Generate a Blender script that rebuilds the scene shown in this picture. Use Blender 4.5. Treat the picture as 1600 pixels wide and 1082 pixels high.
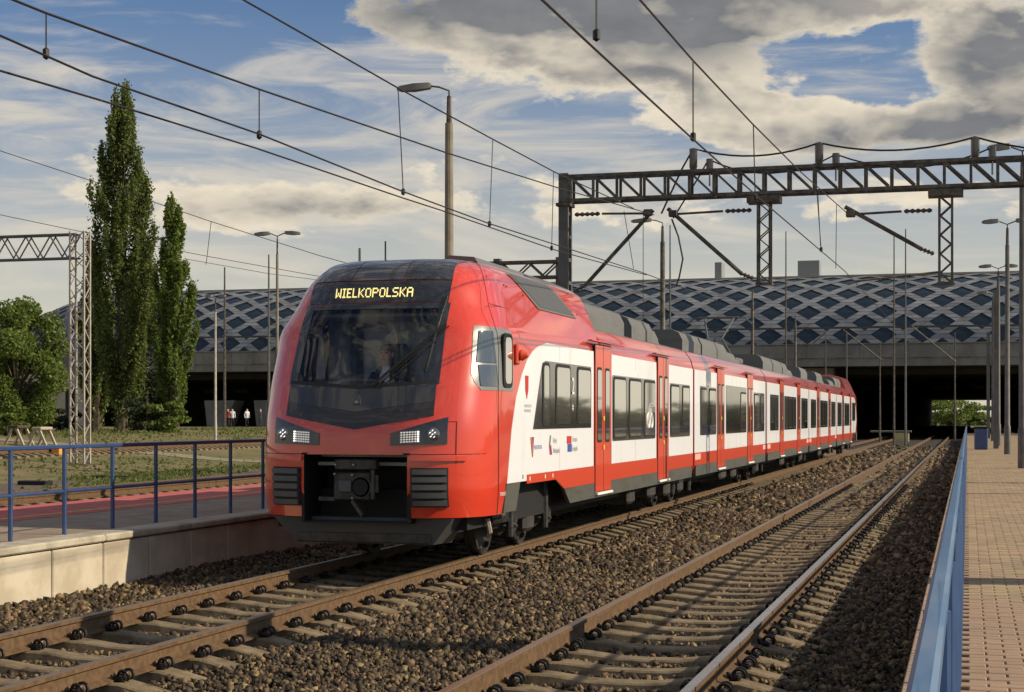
import bpy, bmesh, math, random
import numpy as np
from mathutils import Vector, Matrix
R = math.radians
random.seed(7); rng = np.random.default_rng(7)
for o in list(bpy.data.objects): bpy.data.objects.remove(o)
scene = bpy.context.scene
COL = scene.collection
# ------------------------------------------------------------------ camera, sky, sun, exposure
YAW = 15.9; EYE = 1.767; F = 2500.0            # degrees left of the track, metres above rail top, focal length in photo pixels
CT, ST = math.cos(R(YAW)), math.sin(R(YAW))
cam = bpy.data.cameras.new('camera'); cam_o = bpy.data.objects.new('camera', cam); COL.objects.link(cam_o)
cam_o.location = (0, 0, EYE); cam_o.rotation_euler = (R(90), 0, R(YAW))
cam.sensor_width = 36; cam.lens = F/1600*36; cam.shift_y = 0.07; cam.clip_start = 0.1; cam.clip_end = 4000
scene.camera = cam_o
SUN_AZ, SUN_EL = 82.0, 30.0                    # azimuth from the track direction (+Y) towards +X
EXPOSURE = 0.0
scene.view_settings.view_transform = 'Standard'; scene.view_settings.look = 'None'
scene.view_settings.exposure = EXPOSURE; scene.view_settings.gamma = 1; scene.view_settings.use_curve_mapping = False
sun = bpy.data.lights.new('sun', 'SUN'); sun.energy = 5.0; sun.angle = R(0.53); sun.color = (1.0, 0.84, 0.62)
sun_o = bpy.data.objects.new('sun', sun); COL.objects.link(sun_o); sun_o.location = (60, 20, 60)
sd = Vector((math.sin(R(SUN_AZ))*math.cos(R(SUN_EL)), math.cos(R(SUN_AZ))*math.cos(R(SUN_EL)), math.sin(R(SUN_EL))))
sun_o.rotation_euler = (-sd).to_track_quat('-Z', 'Y').to_euler()

class NT:                                       # small helper for node trees
    def __init__(s, tree): s.t = tree; s.n = tree.nodes; s.l = tree.links
    def new(s, typ, **kw):
        n = s.n.new(typ)
        for k, v in kw.items(): setattr(n, k, v)
        return n
    def set(s, sock, v):
        if isinstance(v, bpy.types.NodeSocket): s.l.new(v, sock)
        elif v is not None: sock.default_value = v
    def m(s, op, a, b=None, c=None, clamp=False):
        n = s.new('ShaderNodeMath', operation=op, use_clamp=clamp); s.set(n.inputs[0], a)
        if b is not None: s.set(n.inputs[1], b)
        if c is not None: s.set(n.inputs[2], c)
        return n.outputs[0]
    def vm(s, op, a, b=None):
        n = s.new('ShaderNodeVectorMath', operation=op); s.set(n.inputs[0], a)
        if b is not None: s.set(n.inputs[1], b)
        return n.outputs['Value'] if op in ('DOT_PRODUCT', 'LENGTH') else n.outputs[0]
    def noise(s, vec, scale, detail=4, rough=0.55, dist=0.0):
        n = s.new('ShaderNodeTexNoise'); s.set(n.inputs['Vector'], vec)
        n.inputs['Scale'].default_value = scale; n.inputs['Detail'].default_value = detail
        n.inputs['Roughness'].default_value = rough; n.inputs['Distortion'].default_value = dist
        return n.outputs['Fac']
    def step(s, v, a, b, lo=0.0, hi=1.0):
        n = s.new('ShaderNodeMapRange', interpolation_type='SMOOTHSTEP'); s.set(n.inputs[0], v)
        for i, x in enumerate((a, b, lo, hi)): s.set(n.inputs[i+1], x)
        return n.outputs[0]
    def mix(s, fac, a, b, mode='MIX'):
        n = s.new('ShaderNodeMix', data_type='RGBA', blend_type=mode); s.set(n.inputs[0], fac)
        s.set(n.inputs[6], a if isinstance(a, bpy.types.NodeSocket) else (*a[:3], 1))
        s.set(n.inputs[7], b if isinstance(b, bpy.types.NodeSocket) else (*b[:3], 1))
        return n.outputs[2]

world = bpy.data.worlds.new('World'); scene.world = world; world.use_nodes = True
w = NT(world.node_tree); w.n.clear()
def build_sky():
    K = 10.0                                    # colours below are as seen; background strength is 1/K
    out = w.new('ShaderNodeOutputWorld'); bg = w.new('ShaderNodeBackground'); bg.inputs['Strength'].default_value = 1/K
    sky = w.new('ShaderNodeTexSky', sky_type='NISHITA'); sky.sun_disc = False
    sky.sun_elevation = R(SUN_EL); sky.sun_rotation = R(SUN_AZ); sky.air_density = 1.0; sky.dust_density = 0.6; sky.ozone_density = 2.5
    D = w.new('ShaderNodeTexCoord').outputs['Generated']
    sp = w.new('ShaderNodeSeparateXYZ'); w.set(sp.inputs[0], D)
    x, y, z = sp.outputs
    az = w.m('ARCTAN2', x, y); el = w.m('ARCSINE', z)
    def blob(px, py, rx, ry, wt):               # soft cloud bank at a compass direction and elevation (radians from the photo's angles)
        a0 = -R(YAW) + math.atan((px-800)/F); e0 = math.atan((653-py)/F)
        da = w.m('DIVIDE', w.m('SUBTRACT', az, a0), rx/F); de = w.m('DIVIDE', w.m('SUBTRACT', el, e0), ry/F)
        q = w.m('ADD', w.m('MULTIPLY', da, da), w.m('MULTIPLY', de, de))
        return w.m('MULTIPLY', w.m('EXPONENT', w.m('MULTIPLY', q, -1.0)), wt)
    def mapped(scale, loc=(0, 0, 0), rot=(0, 0, 0)):
        m_ = w.new('ShaderNodeMapping'); w.set(m_.inputs['Vector'], D); m_.inputs['Scale'].default_value = scale; m_.inputs['Location'].default_value = loc; m_.inputs['Rotation'].default_value = rot; return m_.outputs[0]
    L0 = (3.1, 1.7, 0.4); V = mapped((7, 7, 15), L0)
    V2 = mapped((7, 7, 15), (L0[0]+.085, L0[1]+.03, L0[2]+.10))           # the same field a little nearer the sun: gives lit and shaded flanks
    def field(v): return w.m('ADD', w.m('MULTIPLY', w.noise(v, 1.6, 10, 0.56, 0.2), 0.72), w.m('MULTIPLY', w.noise(v, 5.0, 8, 0.6, 0.2), 0.28))
    f1, f2 = field(V), field(V2)
    banks = None
    for b in ((760, 15, 220, 80, .23), (1050, 30, 230, 105, .25), (1180, 175, 130, 55, .15), (1340, 20, 100, 50, .20), (1560, 90, 125, 75, .32), (1420, 208, 190, 34, .27), (450, 318, 190, 38, .24),
              (200, 60, 420, 150, -.22), (1290, 135, 150, 26, -.13), (1400, 75, 60, 40, -.12), (900, 225, 300, 45, -.10), (800, 480, 1500, 110, -.14)):
        q = blob(*b); banks = q if banks is None else w.m('ADD', banks, q)
    dens = w.m('ADD', f1, banks)
    alpha = w.step(dens, 0.525, 0.605); thick = w.step(dens, 0.555, 0.70)
    flank = w.m('MULTIPLY_ADD', w.m('SUBTRACT', w.noise(V, 1.6, 4, 0.5, 0.2), w.noise(V2, 1.6, 4, 0.5, 0.2)), 6.5, 0.45, True)
    c1 = w.noise(mapped((5, 5, 24), (0.3, 0.9, 0), (0.25, 0.35, 0.3)), 1.1, 9, 0.62, 0.9)
    c2 = w.noise(mapped((4, 9, 30), (1.3, 0.2, 0), (-0.5, 0.55, 0.8)), 1.0, 9, 0.6, 0.6)
    cir = w.m('MAXIMUM', w.step(w.m('ADD', c1, w.m('ADD', blob(560, 270, 420, 110, .10), blob(160, 30, 330, 90, -.12))), 0.45, 0.70, 0.0, 0.85), w.step(w.m('ADD', c2, w.m('ADD', blob(850, 210, 320, 70, .07), blob(400, 120, 160, 90, .05))), 0.50, 0.70, 0.0, 0.75))
    base = w.mix(1.0, sky.outputs[0], (0.24, 0.57, 0.86), 'MULTIPLY')
    eh = w.m('DIVIDE', w.m('MAXIMUM', el, 0.0), 0.175)
    base = w.mix(w.m('MULTIPLY', w.m('EXPONENT', w.m('MULTIPLY', w.m('MULTIPLY', eh, eh), -1.0)), 0.80), base, (0.80*K, 0.70*K, 0.52*K))
    base = w.mix(cir, base, (0.70*K, 0.64*K, 0.54*K))
    lit = w.mix(w.noise(V, 9, 4), (0.98*K, 0.87*K, 0.67*K), (0.72*K, 0.64*K, 0.52*K))
    grey = w.mix(w.noise(V, 4, 5), (0.135*K, 0.145*K, 0.165*K), (0.30*K, 0.30*K, 0.30*K))
    core = None
    for b in ((900, 0, 320, 60, .9), (1060, 70, 150, 55, .6), (640, 20, 110, 50, .4), (1570, 105, 110, 55, 1.0), (1400, 222, 190, 24, .85), (1310, 228, 90, 20, .4), (450, 332, 150, 18, .5)):   # deep, shaded parts of the banks
        q = blob(*b); core = q if core is None else w.m('ADD', core, q)
    core = w.m('MULTIPLY', core, w.step(w.noise(V, 2.6, 6, 0.55, 0.2), 0.25, 0.62, 0.45, 1.15))
    shade = w.m('ADD', core, w.m('MULTIPLY', w.m('MULTIPLY', thick, 0.55), w.m('SUBTRACT', 1.2, flank)), None, True)
    col = w.mix(alpha, base, w.mix(shade, lit, grey))
    w.set(bg.inputs['Color'], col); w.l.new(bg.outputs[0], out.inputs[0])
build_sky()

# ------------------------------------------------------------------ materials
M = {}
def mat(name, col, rough=0.6, metal=0.0, var=None, bump=None, coat=0.0, spec=0.5, emit=None, island=0.0, stains=None):
    """var=(scale, other colour, contrast low, high); bump=(scale, strength); island = random brightness per mesh island"""
    m = bpy.data.materials.new(name); m.use_nodes = True; t = NT(m.node_tree)
    b = t.n['Principled BSDF']; b.inputs['Roughness'].default_value = rough; b.inputs['Metallic'].default_value = metal
    b.inputs['Coat Weight'].default_value = coat; b.inputs['Coat Roughness'].default_value = 0.04; b.inputs['Specular IOR Level'].default_value = spec
    c = (*col, 1); b.inputs['Base Color'].default_value = c
    P = t.new('ShaderNodeNewGeometry').outputs['Position'] if (var or bump or stains) else None
    if var:
        c = t.mix(t.step(t.noise(P, var[0], 6, 0.6), var[2] if len(var) > 2 else 0.35, var[3] if len(var) > 3 else 0.65), col, var[1])
    if stains:
        mp = t.new('ShaderNodeMapping'); t.set(mp.inputs['Vector'], P); mp.inputs['Scale'].default_value = stains[0]
        c = t.mix(t.step(t.noise(mp.outputs[0], 1.0, 7, 0.65), stains[2], stains[3]), c, stains[1])
    if island:
        g = t.new('ShaderNodeNewGeometry').outputs['Random Per Island']
        k = t.m('ADD', t.m('MULTIPLY', g, island), 1-island/2) if island < 1.6 else t.m('MULTIPLY_ADD', t.m('POWER', g, 3.0), 2.6, 0.42)
        hs = t.new('ShaderNodeHueSaturation'); t.set(hs.inputs['Color'], c); t.set(hs.inputs['Value'], k)
        t.set(hs.inputs['Hue'], t.m('ADD', t.m('MULTIPLY', t.m('FRACT', t.m('MULTIPLY', g, 17.3)), 0.04), 0.48)); c = hs.outputs[0]
    if isinstance(c, bpy.types.NodeSocket): t.set(b.inputs['Base Color'], c)
    if bump:
        bn = t.new('ShaderNodeBump'); bn.inputs['Strength'].default_value = bump[1]; bn.inputs['Distance'].default_value = 0.02
        t.set(bn.inputs['Height'], t.noise(P, bump[0], 5, 0.6)); t.set(b.inputs['Normal'], bn.outputs[0])
    if emit:
        b.inputs['Emission Color'].default_value = (*emit[0], 1); b.inputs['Emission Strength'].default_value = emit[1]
    M[name] = m; return m
def glass(name, tint, refl=1.0):
    m = bpy.data.materials.new(name); m.use_nodes = True; t = NT(m.node_tree); t.n.clear()
    o = t.new('ShaderNodeOutputMaterial'); tr = t.new('ShaderNodeBsdfTransparent'); tr.inputs[0].default_value = (*tint, 1)
    gl = t.new('ShaderNodeBsdfGlossy'); gl.inputs['Roughness'].default_value = 0.02; fr = t.new('ShaderNodeFresnel'); fr.inputs[0].default_value = 1.5
    mx = t.new('ShaderNodeMixShader'); t.set(mx.inputs[0], t.m('MULTIPLY', fr.outputs[0], refl)); t.l.new(tr.outputs[0], mx.inputs[1]); t.l.new(gl.outputs[0], mx.inputs[2])
    t.l.new(mx.outputs[0], o.inputs[0]); M[name] = m
mat('red', (0.68, 0.052, 0.022), 0.28, coat=1.0, spec=0.6, bump=(1.3, 0.03), stains=((2.0, 2.0, 0.5), (0.56, 0.042, 0.022), 0.45, 0.8))
mat('red_low', (0.66, 0.066, 0.024), 0.35, coat=0.6)
mat('white', (0.80, 0.83, 0.88), 0.35, coat=0.4, stains=((2.5, 2.5, 0.5), (0.66, 0.66, 0.66), 0.5, 0.85))
mat('skirt', (0.075, 0.078, 0.066), 0.6, stains=((1.5, 1.5, 6.0), (0.05, 0.045, 0.035), 0.45, 0.75))
mat('roof_grey', (0.135, 0.138, 0.136), 0.55, stains=((1.0, 1.0, 4.0), (0.10, 0.098, 0.09), 0.45, 0.8))
mat('mask', (0.024, 0.028, 0.035), 0.22, coat=0.8)
mat('mask_low', (0.022, 0.018, 0.020), 0.32, coat=0.5)
mat('roof_glass', (0.026, 0.031, 0.043), 0.16, coat=1.0)
mat('black', (0.006, 0.006, 0.007), 0.7)
mat('rubber', (0.012, 0.012, 0.013), 0.6)
mat('under', (0.028, 0.027, 0.026), 0.7, var=(6, (0.05, 0.045, 0.04)))
mat('steel_dark', (0.07, 0.07, 0.068), 0.45, 0.4, var=(9, (0.035, 0.034, 0.032)))
mat('grille', (0.085, 0.088, 0.092), 0.45)
mat('band', (0.10, 0.095, 0.09), 0.12, 0.6, coat=1.0)
mat('window', (0.86, 0.84, 0.80), 0.035, 0.92, coat=0.5)
mat('cab_grey', (0.20, 0.21, 0.21), 0.3, coat=0.5)
mat('pane_cab', (0.07, 0.08, 0.085), 0.06, coat=1.0, spec=0.9)
mat('pink', (0.80, 0.42, 0.36), 0.5)
mat('white_paint', (0.8, 0.8, 0.78), 0.5)
mat('led', (0.9, 0.8, 0.35), 0.5, emit=((1.0, 0.80, 0.28), 1.1))
mat('lamp_lit', (0.8, 0.8, 0.78), 0.2, emit=((1.0, 0.95, 0.88), 1.5))
mat('lamp_dim', (0.75, 0.75, 0.73), 0.25, emit=((1.0, 0.96, 0.9), 0.25))
mat('lens', (0.25, 0.26, 0.27), 0.08, 0.6, coat=1.0)
mat('yellow', (0.75, 0.5, 0.03), 0.5)
mat('logo_red', (0.5, 0.03, 0.03), 0.5); mat('logo_blue', (0.05, 0.09, 0.35), 0.5); mat('logo_orange', (0.7, 0.22, 0.03), 0.5); mat('logo_grey', (0.16, 0.16, 0.17), 0.5)
glass('windscreen', (0.90, 0.93, 0.95), 1.5)
mat('rust', (0.145, 0.084, 0.036), 0.75, var=(14, (0.085, 0.048, 0.022)), bump=(60, 0.15))
mat('rail_top', (0.26, 0.19, 0.12), 0.42, 0.6, stains=((9, 0.5, 9), (0.2, 0.13, 0.08), 0.45, 0.8))
mat('rail_shiny', (0.42, 0.42, 0.44), 0.25, 0.9, stains=((9, 0.4, 9), (0.25, 0.19, 0.14), 0.5, 0.8))
mat('sleeper', (0.25, 0.195, 0.118), 0.85, var=(5, (0.16, 0.12, 0.07)), bump=(50, 0.3), stains=((7, 7, 7), (0.085, 0.06, 0.036), 0.5, 0.72))
mat('clip', (0.016, 0.015, 0.014), 0.38, 0.3)
mat('stone', (0.078, 0.053, 0.026), 0.75, var=(7, (0.145, 0.10, 0.05), 0.45, 0.8), island=1.7)
mat('ballast', (0.035, 0.026, 0.017), 0.95, var=(22, (0.035, 0.026, 0.018), 0.4, 0.6), bump=(30, 1.0))
mat('far_ballast', (0.15, 0.115, 0.075), 0.95, var=(9, (0.08, 0.06, 0.04), 0.35, 0.65), bump=(12, 1.0), stains=((0.25, 0.25, 1), (0.11, 0.10, 0.05), 0.5, 0.7))
mat('earth', (0.20, 0.15, 0.065), 0.95, var=(0.25, (0.12, 0.12, 0.035), 0.4, 0.6), bump=(3, 0.6), stains=((1.2, 1.2, 1), (0.06, 0.075, 0.022), 0.5, 0.72))
mat('path', (0.32, 0.27, 0.18), 0.95, var=(1.5, (0.2, 0.17, 0.10)))
mat('blade', (0.12, 0.145, 0.035), 0.7, island=0.9)
mat('concrete', (0.56, 0.50, 0.39), 0.85, var=(2.2, (0.43, 0.375, 0.28)), bump=(70, 0.12), stains=((0.9, 0.9, 2.6), (0.37, 0.31, 0.22), 0.55, 0.8))
mat('coping', (0.47, 0.43, 0.34), 0.85, var=(3, (0.31, 0.28, 0.21)), bump=(60, 0.15))
mat('slab', (0.30, 0.25, 0.175), 0.9, var=(3, (0.23, 0.19, 0.13)), bump=(60, 0.15), island=0.15)
mat('red_slab', (0.50, 0.165, 0.105), 0.85, var=(3, (0.42, 0.135, 0.09)), bump=(60, 0.12), island=0.12)
mat('tactile', (0.72, 0.42, 0.10), 0.8, var=(6, (0.55, 0.31, 0.08)))
mat('brick', (0.40, 0.295, 0.18), 0.88, island=0.3, var=(1.1, (0.33, 0.25, 0.16)), bump=(60, 0.2), stains=((1.3, 1.3, 1.3), (0.31, 0.225, 0.135), 0.5, 0.75))
mat('joint', (0.075, 0.055, 0.035), 0.95)
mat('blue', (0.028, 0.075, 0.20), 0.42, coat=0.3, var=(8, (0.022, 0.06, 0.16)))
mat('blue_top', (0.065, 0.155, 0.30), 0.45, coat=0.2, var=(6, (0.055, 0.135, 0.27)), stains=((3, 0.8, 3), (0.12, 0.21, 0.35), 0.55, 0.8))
mat('mast', (0.13, 0.118, 0.096), 0.6, 0.2, var=(5, (0.05, 0.042, 0.033)))
mat('mast_pale', (0.46, 0.42, 0.36), 0.6, var=(4, (0.34, 0.30, 0.25)))
mat('mast_grey', (0.13, 0.13, 0.125), 0.6, 0.1, var=(3, (0.09, 0.09, 0.085)))
mat('post_conc', (0.25, 0.22, 0.165), 0.8, var=(3, (0.19, 0.165, 0.12)))
mat('lamp_head', (0.17, 0.17, 0.155), 0.5)
mat('wire', (0.025, 0.022, 0.02), 0.5, 0.3)
mat('insulator', (0.06, 0.052, 0.045), 0.3, coat=0.5)
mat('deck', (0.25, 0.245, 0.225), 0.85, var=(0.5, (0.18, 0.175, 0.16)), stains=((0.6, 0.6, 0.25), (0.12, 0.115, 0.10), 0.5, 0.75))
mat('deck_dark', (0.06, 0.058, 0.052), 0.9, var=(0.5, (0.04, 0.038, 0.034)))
mat('wall_cream', (0.47, 0.43, 0.33), 0.9, var=(0.6, (0.38, 0.34, 0.25)))
mat('pier_yellow', (0.62, 0.52, 0.25), 0.85, var=(0.8, (0.5, 0.42, 0.2)))
mat('arena_band', (0.225, 0.24, 0.26), 0.65, 0.0, var=(0.4, (0.155, 0.17, 0.195)), island=0.45)
mat('arena_glass', (0.018, 0.030, 0.052), 0.35, spec=0.25, island=0.6)
mat('arena_roof', (0.34, 0.32, 0.28), 0.8)
mat('bark', (0.10, 0.075, 0.05), 0.9, var=(5, (0.06, 0.045, 0.03)))
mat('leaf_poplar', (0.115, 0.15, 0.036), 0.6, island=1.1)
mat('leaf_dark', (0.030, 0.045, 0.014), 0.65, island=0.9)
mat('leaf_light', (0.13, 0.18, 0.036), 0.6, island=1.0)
mat('skin', (0.62, 0.38, 0.27), 0.55); mat('hair', (0.05, 0.035, 0.025), 0.7); mat('suit', (0.025, 0.027, 0.035), 0.8); mat('shirt', (0.62, 0.66, 0.72), 0.7)
mat('seat', (0.10, 0.11, 0.13), 0.8); mat('dash', (0.68, 0.71, 0.74), 0.5); mat('cab_wall', (0.60, 0.64, 0.68), 0.7)
mat('red_cloth', (0.4, 0.03, 0.03), 0.8); mat('orange', (0.75, 0.32, 0.04), 0.7); mat('wood_pale', (0.42, 0.36, 0.27), 0.8)

def leafy(name, k=0.45):                         # light shines through leaves
    t = NT(M[name].node_tree); b = t.n['Principled BSDF']; out = t.n['Material Output']
    tr = t.new('ShaderNodeBsdfTranslucent'); src = b.inputs['Base Color'].links[0].from_socket if b.inputs['Base Color'].links else None
    if src: hs = t.new('ShaderNodeHueSaturation'); hs.inputs['Value'].default_value = 1.5; t.l.new(src, hs.inputs['Color']); t.l.new(hs.outputs[0], tr.inputs[0])
    mx = t.new('ShaderNodeMixShader'); mx.inputs[0].default_value = k; t.l.new(b.outputs[0], mx.inputs[1]); t.l.new(tr.outputs[0], mx.inputs[2]); t.l.new(mx.outputs[0], out.inputs[0])
for k_ in ('leaf_poplar', 'leaf_light', 'leaf_dark', 'blade'): leafy(k_)
# ------------------------------------------------------------------ mesh and object helpers
class MB:
    def __init__(s): s.v = []; s.f = []; s.mi = []
    def add(s, vs, fs, mi=0):
        b = len(s.v); s.v += [tuple(p) for p in vs]; s.f += [[b+i for i in f] for f in fs]; s.mi += [mi]*len(fs); return s
    def box(s, a, b, mi=0):
        (x0, y0, z0), (x1, y1, z1) = a, b
        vs = [(x0,y0,z0),(x1,y0,z0),(x1,y1,z0),(x0,y1,z0),(x0,y0,z1),(x1,y0,z1),(x1,y1,z1),(x0,y1,z1)]
        return s.add(vs, [[0,3,2,1],[4,5,6,7],[0,1,5,4],[1,2,6,5],[2,3,7,6],[3,0,4,7]], mi)
    def cbox(s, a, b, c=0.02, mi=0):            # box with chamfered edges
        bm = bmesh.new(); bmesh.ops.create_cube(bm, size=1)
        sx, sy, sz = (b[i]-a[i] for i in range(3))
        for v in bm.verts: v.co = Vector(((a[0]+b[0])/2+v.co.x*sx, (a[1]+b[1])/2+v.co.y*sy, (a[2]+b[2])/2+v.co.z*sz))
        bmesh.ops.bevel(bm, geom=list(bm.edges), offset=min(c, abs(sx)/2.2, abs(sy)/2.2, abs(sz)/2.2), segments=1, affect='EDGES')
        bm.verts.index_update(); s.add([v.co[:] for v in bm.verts], [[v.index for v in f.verts] for f in bm.faces], mi); bm.free(); return s
    def tube(s, pts, r, n=6, mi=0, cap=True):
        pts = [Vector(p) for p in pts]; rs = r if isinstance(r, (list, tuple)) else [r]*len(pts)
        vs = []; up = None
        for i, p in enumerate(pts):
            d = (pts[min(i+1, len(pts)-1)]-pts[max(i-1, 0)]).normalized()
            if up is None: up = Vector((0,0,1)) if abs(d.z) < 0.9 else Vector((1,0,0))
            a = d.cross(up).normalized(); up = a.cross(d).normalized()
            for k in range(n):
                t = 2*math.pi*k/n; vs.append(p+(a*math.cos(t)+up*math.sin(t))*rs[i])
        fs = [[i*n+k, i*n+(k+1)%n, (i+1)*n+(k+1)%n, (i+1)*n+k] for i in range(len(pts)-1) for k in range(n)]
        if cap: fs += [list(range(n))[::-1], [(len(pts)-1)*n+k for k in range(n)]]
        return s.add(vs, fs, mi)
    def bar(s, a, b, wx, wy=None, mi=0):        # square bar between two points
        a, b = Vector(a), Vector(b); d = (b-a).normalized(); up = Vector((0,0,1)) if abs(d.z) < 0.95 else Vector((0,1,0))
        p = d.cross(up).normalized()*wx/2; q = p.cross(d).normalized()*(wy or wx)/2
        vs = [a-p-q, a+p-q, a+p+q, a-p+q, b-p-q, b+p-q, b+p+q, b-p+q]
        return s.add(vs, [[0,3,2,1],[4,5,6,7],[0,1,5,4],[1,2,6,5],[2,3,7,6],[3,0,4,7]], mi)
    def lathe(s, prof, c=(0,0,0), n=12, axis='z', mi=0):
        vs = []
        for (r, h) in prof:
            for k in range(n):
                t = 2*math.pi*k/n; u, v = r*math.cos(t), r*math.sin(t)
                vs.append({'z': (c[0]+u, c[1]+v, c[2]+h), 'x': (c[0]+h, c[1]+u, c[2]+v), 'y': (c[0]+u, c[1]+h, c[2]+v)}[axis])
        m = len(prof)
        fs = [[i*n+k, i*n+(k+1)%n, (i+1)*n+(k+1)%n, (i+1)*n+k] for i in range(m-1) for k in range(n)] + [list(range(n))[::-1], [(m-1)*n+k for k in range(n)]]
        return s.add(vs, fs, mi)
    def prism(s, poly, x0, x1, mi=0):           # (y,z) outline extruded along x
        n = len(poly); vs = [(x0, y, z) for y, z in poly]+[(x1, y, z) for y, z in poly]
        return s.add(vs, [list(range(n))[::-1], [n+i for i in range(n)]]+[[i, (i+1)%n, n+(i+1)%n, n+i] for i in range(n)], mi)
    def prismy(s, poly, y0, y1, mi=0):          # (x,z) outline extruded along y
        n = len(poly); vs = [(x, y0, z) for x, z in poly]+[(x, y1, z) for x, z in poly]
        return s.add(vs, [list(range(n)), [n+i for i in range(n)][::-1]]+[[i, n+i, n+(i+1)%n, (i+1)%n] for i in range(n)], mi)
    def mesh(s, name, mats, smooth=False, fix=True):
        me = bpy.data.meshes.new(name); me.from_pydata([tuple(p) for p in s.v], [], s.f)
        for k in (mats if isinstance(mats, (list, tuple)) else [mats]): me.materials.append(M[k])
        if any(s.mi): me.polygons.foreach_set('material_index', s.mi)
        if fix:
            bm = bmesh.new(); bm.from_mesh(me); bmesh.ops.recalc_face_normals(bm, faces=bm.faces); bm.to_mesh(me); bm.free()
        if smooth:
            me.polygons.foreach_set('use_smooth', [True]*len(me.polygons))
            me.set_sharp_from_angle(angle=R(35 if smooth is True else smooth))
        me.update(); return me
    def build(s, name, mats, parent=None, smooth=False, loc=(0,0,0), fix=True, **kw):
        return link(name, s.mesh(name, mats, smooth, fix), parent, loc, **kw)
def link(name, me, parent=None, loc=(0,0,0), rot=None, label=None, cat=None, group=None, kind=None):
    o = bpy.data.objects.new(name, me); COL.objects.link(o); o.parent = parent; o.location = loc
    if rot: o.rotation_euler = rot
    return tag(o, label, cat, group, kind)
def tag(o, label=None, cat=None, group=None, kind=None):
    for k, v in (('label', label), ('category', cat), ('group', group), ('kind', kind)):
        if v: o[k] = v
    return o
def thing(name, label, cat, loc=(0,0,0), group=None, rz=0):
    return link(name, None, None, loc, (0,0,rz), label, cat, group)
def np_mesh(name, V, Fq, material, parent=None, **kw):      # fast mesh from numpy quads
    me = bpy.data.meshes.new(name); n, k = Fq.shape
    me.vertices.add(len(V)); me.vertices.foreach_set('co', V.astype(np.float32).ravel())
    me.loops.add(n*k); me.loops.foreach_set('vertex_index', Fq.astype(np.int32).ravel())
    me.polygons.add(n); me.polygons.foreach_set('loop_start', np.arange(0, n*k, k, dtype=np.int32))
    me.update(calc_edges=True); me.materials.append(M[material]); return link(name, me, parent, **kw)
def text_mesh(name, txt, size, material, extrude=0.0):
    c = bpy.data.curves.new(name, 'FONT'); c.body = txt; c.size = size; c.extrude = extrude; c.resolution_u = 2
    o = bpy.data.objects.new(name, c); COL.objects.link(o); dg = bpy.context.evaluated_depsgraph_get()
    me = bpy.data.meshes.new_from_object(o.evaluated_get(dg)); bpy.data.objects.remove(o); me.materials.clear(); me.materials.append(M[material]); return me
def at_depth(px, py, depth):                    # photo angle + distance -> point in the place
    xc = (px-800)/F*depth; return Vector((xc*CT-depth*ST, xc*ST+depth*CT, EYE+(653-py)/F*depth))
def at_X(px, py, X):                            # photo angle + lateral offset from the camera
    k = (1512-px)/F*CT; depth = -X/k; return at_depth(px, py, depth)
def visible(X, Y, Z, margin=90):
    dep = -X*ST+Y*CT; xc = X*CT+Y*ST
    u = 800+F*xc/np.maximum(dep, 0.1); v = 653-F*(Z-EYE)/np.maximum(dep, 0.1)
    return (dep > 1) & (u > -margin) & (u < 1600+margin) & (v < 1082+margin*0.7)

# ------------------------------------------------------------------ the ground
T1, T2 = -6.83, -2.51                            # track centres
def sheet(name, x0, x1, y0, y1, z, m, nx=1, ny=1, zf=None):
    mb = MB(); xs = np.linspace(x0, x1, nx+1); ys = np.linspace(y0, y1, ny+1)
    vs = [(x, y, (zf(x, y) if zf else z)) for y in ys for x in xs]
    return mb.add(vs, [[j*(nx+1)+i, j*(nx+1)+i+1, (j+1)*(nx+1)+i+1, (j+1)*(nx+1)+i] for j in range(ny) for i in range(nx)]).build(name, m, kind='structure', fix=False)
def field_z(x, y):                               # field left of the tracks climbs gently towards the trees
    t = min(max((-x-28)/22, 0), 1); return -0.32+1.15*t*t*(3-2*t)
sheet('ground', -1500, 1500, -60, 2500, -0.9, 'earth')
sheet('ballast_bed', -9.7, 0.6, -4, 420, -0.27, 'ballast')
sheet('meadow', -420, -13.5, -40, 480, 0, 'earth', 120, 60, field_z)
sheet('yard_ballast', -28.6, -13.6, -40, 300, -0.262, 'far_ballast')

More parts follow.
